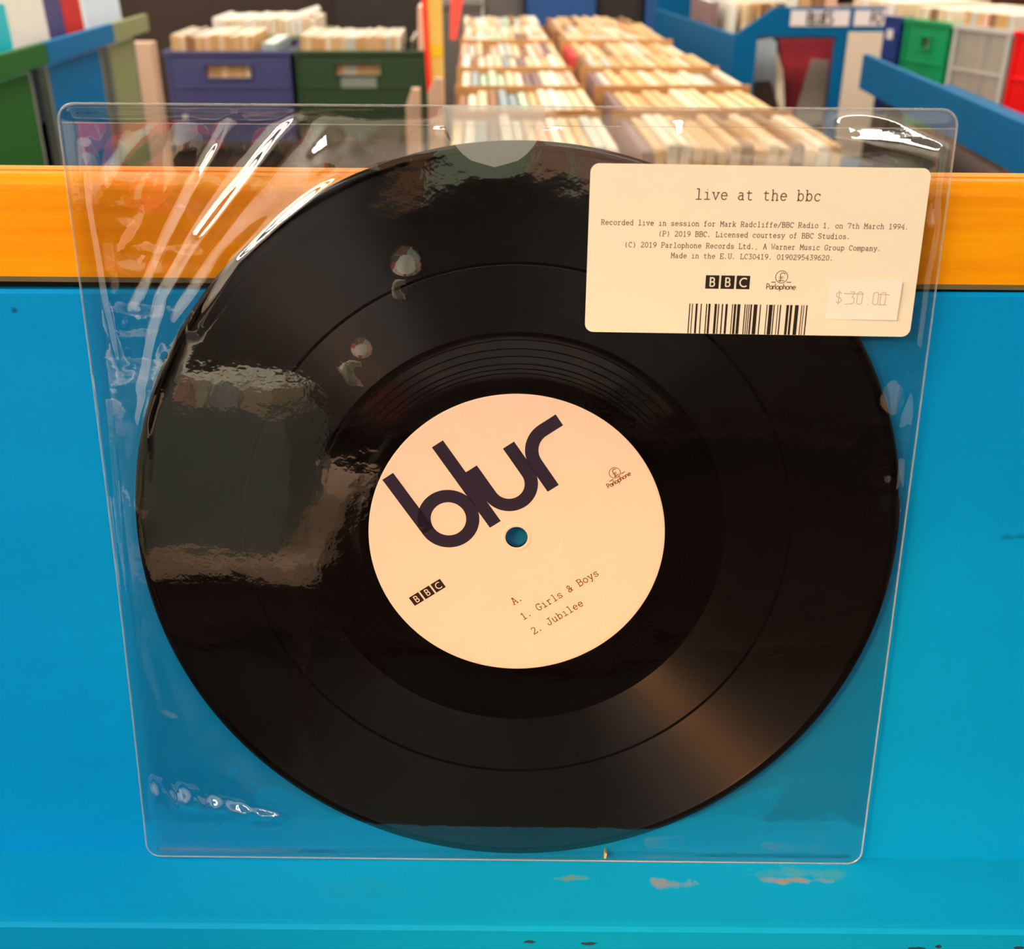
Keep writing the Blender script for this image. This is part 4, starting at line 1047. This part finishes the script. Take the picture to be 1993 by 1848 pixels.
# right foreground: blue bin side board
sb = thing('corner_bin', 'blue record bin whose side board slopes across the right edge', 'record bin', (.987, 2.682, 0), math.radians(-4.05))
mb = MB(); mb.box(0, .016, -1.55, 0, .846, .931); mb.build('side_board', M['bin_blue'], sb, bevel=.002)
mb = MB(); mb.box(.03, .24, -1.55, -.002, .10, .72); mb.build('base_cabinet', M['dark_wood'], sb)
mb = MB(); mb.box(.016, .24, -1.55, 0, .846, .856); mb.build('bin_floor', M['bin_blue'], sb)
for yy in (-.06, -1.5):
    mb = MB(); mb.box(.06, .10, yy - .03, yy + .01, .72, .846); mb.build('leg', M['dark_wood'], sb)

# crates beyond it, set at a slant along the right side
ANG = math.atan2(-.958, .286)
dxy = Vector((.286, -.958)); nxy = Vector((.958, .286))
rt = thing('crate_shelf', 'low wooden shelf under the slanting row of crates on the right', 'shelf', (1.231, 3.243, 0), ANG)
mb = MB(); mb.box(-.235, 1.02, -.02, .36, .665, .695); mb.build('shelf_board', M['table_wood'], rt, bevel=.002)
for sx in (-.2, .98):
    for sy in (.02, .32):
        mb = MB(); mb.box(sx - .02, sx + .02, sy - .02, sy + .02, 0, .665); mb.build('leg', M['table_wood'], rt)
def on_line(s, off=0.0):
    p = Vector((1.231, 3.243)) + dxy * s + nxy * off; return p
def r_crate(s, w, mat, label, slot, rimm=None, badge=None):
    p = on_line(s); return crate(label, w, .34, .286, mat, (p.x, p.y, .695), ANG, slot, rimm, 'crates on the right shelf', None, badge)
r_crate(-.225, .300, M['deep_blue'], 'deep blue crate at the far end of the right shelf', None, badge=(.245, .275, .225, .252, M['sign_card']))
r_crate(.098, .200, M['bright_green'], 'bright green crate beside the deep blue one on the right shelf', (.085, .120, .215, .242))
r_crate(.318, .226, M['clear_plastic'], 'clear plastic crate of records between the green and red crates', None, M['clear_rib'])
r_crate(.560, .320, M['red_plastic'], 'bright red crate at the right edge of the picture', None)
for (s0, s1, n, mats, where, hh) in ((-.205, .065, 6, ['ivory', 'white', 'cream'], 'deep blue crate', .315), (.112, .285, 5, ['cream', 'ivory', 'brown'], 'bright green crate', .310),
                                     (.332, .530, 8, ['tan', 'pale grey', 'buff', 'pinkish', 'brown', 'tan'], 'clear crate', .312), (.575, .86, 7, ['buff', 'pinkish', 'cream'], 'bright red crate', .312)):
    p = (s1 - s0) / n
    for k in range(n):
        q = on_line(s0 + (k + .5) * p, .012)
        m_ = mats[k % len(mats)]
        put_record(q.x, q.y, .7055, p * .84, m_, '%s record filed in the %s on the right' % (m_, where), 'records in the ' + where, 0, ANG, h=hh)
# tall rack with record fronts behind, on the right
rk = thing('record_rack', 'pale pinkish rack full of records along the right rear', 'rack', (1.35, 4.25, 0))
mb = MB(); mb.box(0, 1.9, .30, .32, 0, 1.5); mb.build('back_panel', M['pale_wood'], rk)
for z in (.55, .98): 
    mb = MB(); mb.box(0, 1.9, 0, .30, z, z + .02); mb.build('shelf_board', M['pale_wood'], rk)
for x in (0, .94, 1.88):
    mb = MB(); mb.box(x, x + .02, 0, .30, 0, 1.5); mb.build('upright', M['pale_wood'], rk)
for k in range(14):
    x = 1.39 + .032 * k + (.02 if k > 26 else 0)
    m_ = ['pinkish', 'cream', 'buff', 'pinkish', 'pale grey', 'tan', 'cream'][k % 7]
    put_record(x, 4.254, .5715, .026, m_, '%s record upright on the pinkish rack' % m_, 'records on the pinkish rack', 0, h=.38, w=.29, name='shelved_record')

# ------------------------------------------------------------------ far end of the shop
def far_unit(name, x0, x1, y, top, mat, label, cat='cabinet'):
    t = thing(name, label, cat, (x0, y, 0)); w = x1 - x0
    mb = MB(); mb.box(0, w, 0, .40, 0, top - .02); mb.build('body', M[mat], t, bevel=.003)
    mb = MB(); mb.box(-.004, w + .004, -.006, .404, top - .02, top); mb.build('top_board', M[mat], t, bevel=.002)
    mb = MB(); mb.box(.02, w - .02, -.006, 0, .10, top - .05); mb.build('door_panel', M[mat], t, bevel=.002)
    return t
far_unit('cabinet', -.605, -.195, 4.75, 1.06, 'black_board', 'black brown cabinet behind the dark green crate')
far_unit('cabinet', -1.75, -.62, 5.05, 1.05, 'dark_wood', 'dark brown cabinet behind the navy crate')
far_unit('cabinet', -.18, .02, 4.75, .93, 'rack_grey', 'grey cabinet at the far end of the record table')
far_unit('cabinet', .03, .20, 4.80, 1.02, 'rack_grey', 'grey cabinet just left of the blue one beyond the record table')
far_unit('cabinet', .21, .50, 4.70, 1.02, 'rack_blue', 'bright blue cabinet beyond the record table')
far_unit('cabinet', .51, .70, 4.72, 1.02, 'black_board', 'black cabinet right of the bright blue cabinet')
far_unit('cabinet', .71, 1.30, 4.70, 1.06, 'rack_blue', 'wide blue cabinet behind the big blue bin')
for i, (x, z, w, h, rz, m_, lab) in enumerate(((-.80, .950, .05, .03, .3, 'white_cover', 'small white leaflet standing on the crate records, left'), (-.70, .952, .03, .03, -.2, 'ice_cover', 'small pale leaflet standing near the middle of the rear crate'),)):
    pass
mb = MB(); mb.box(-.07, .07, 0, .10, 0, .012); o = mb.build('paper_leaflet', M['white_cover']); o.location = (-.63, 4.00, .9295); o.rotation_euler = (0, -.28, .2); tag(o, 'white paper leaflet lying on the records in the rear crate', 'leaflet')

# ------------------------------------------------------------------ behind the shopper: unseen things added for the glossy film and vinyl to mirror
rear = thing('mirrored_shelf', 'unseen dark brown shelf unit added behind the shopper for reflections', 'shelf', (-3.2, -2.98, 0))
mb = MB(); mb.box(0, 6.6, 0, .02, 0, 1.30); mb.build('back_panel', M['dark_wood'], rear)  # unseen; gives the dark reflection in place of the shopper's clothes
for z in (.05, .65, 1.27):
    mb = MB(); mb.box(0, 6.6, .02, .38, z, z + .03); mb.build('shelf_board', M['dark_wood'], rear)
for x in (0, 1.64, 3.28, 4.92, 6.57):
    mb = MB(); mb.box(x, x + .03, .02, .38, .08, 1.27); mb.build('upright', M['dark_wood'], rear)
tb2 = thing('mirrored_table', 'unseen table with record boxes added behind the shopper for reflections', 'table', (-1.05, -1.9, 0))
mb = MB(); mb.box(-.62, .62, -.35, .35, .56, .60); mb.build('tabletop', M['pale_wood'], tb2)  # unseen table, added for the lit patch mirrored left on the disc
for sx in (-.58, .58):
    for sy in (-.3, .3):
        mb = MB(); mb.box(sx - .02, sx + .02, sy - .02, sy + .02, 0, .56); mb.build('leg', M['dark_wood'], tb2)
for k, (x, y, m_) in enumerate(((-1.62, -1.95, 'pale grey'), (-1.22, -1.85, 'cream'), (-.85, -1.95, 'buff'))):
    bx = card_box(.34, .33, .24, .24, ['rack_grey', 'left_sage', 'post_grey'][k]); bx.location = (x, y, .60)
    tag(bx, 'unseen record box added on the side table for reflections, %s' % ['left', 'middle', 'right'][k], 'box', 'card boxes on the side table')
    for j in range(6):
        put_record(x + .035 + .054 * j, y + .008, .6085, .044, ['pale grey', 'cream', 'buff', 'pale green', 'pinkish', 'ivory'][(j + k) % 6], 'record in the %s box of the unseen side table added for reflections' % ['left', 'middle', 'right'][k], 'records on the side table', 0, h=.30, name='mirrored_boxed_record')
for k in range(20):  # unseen row added to give the film coloured reflections
    m_ = ['pinkish', 'cream', 'red', 'pale green', 'grey blue', 'ivory', 'brown', 'buff', 'pinkish', 'dark grey'][(k * 7) % 10]
    put_record(-3.0 + .325 * k, -2.70, 1.3005, .03, m_, '%s record added face out and unseen behind the shopper for reflections' % m_, 'face out records on the wall shelf', 0, PI / 2, h=.31 + .02 * (k % 3), w=.30, name='mirrored_record')
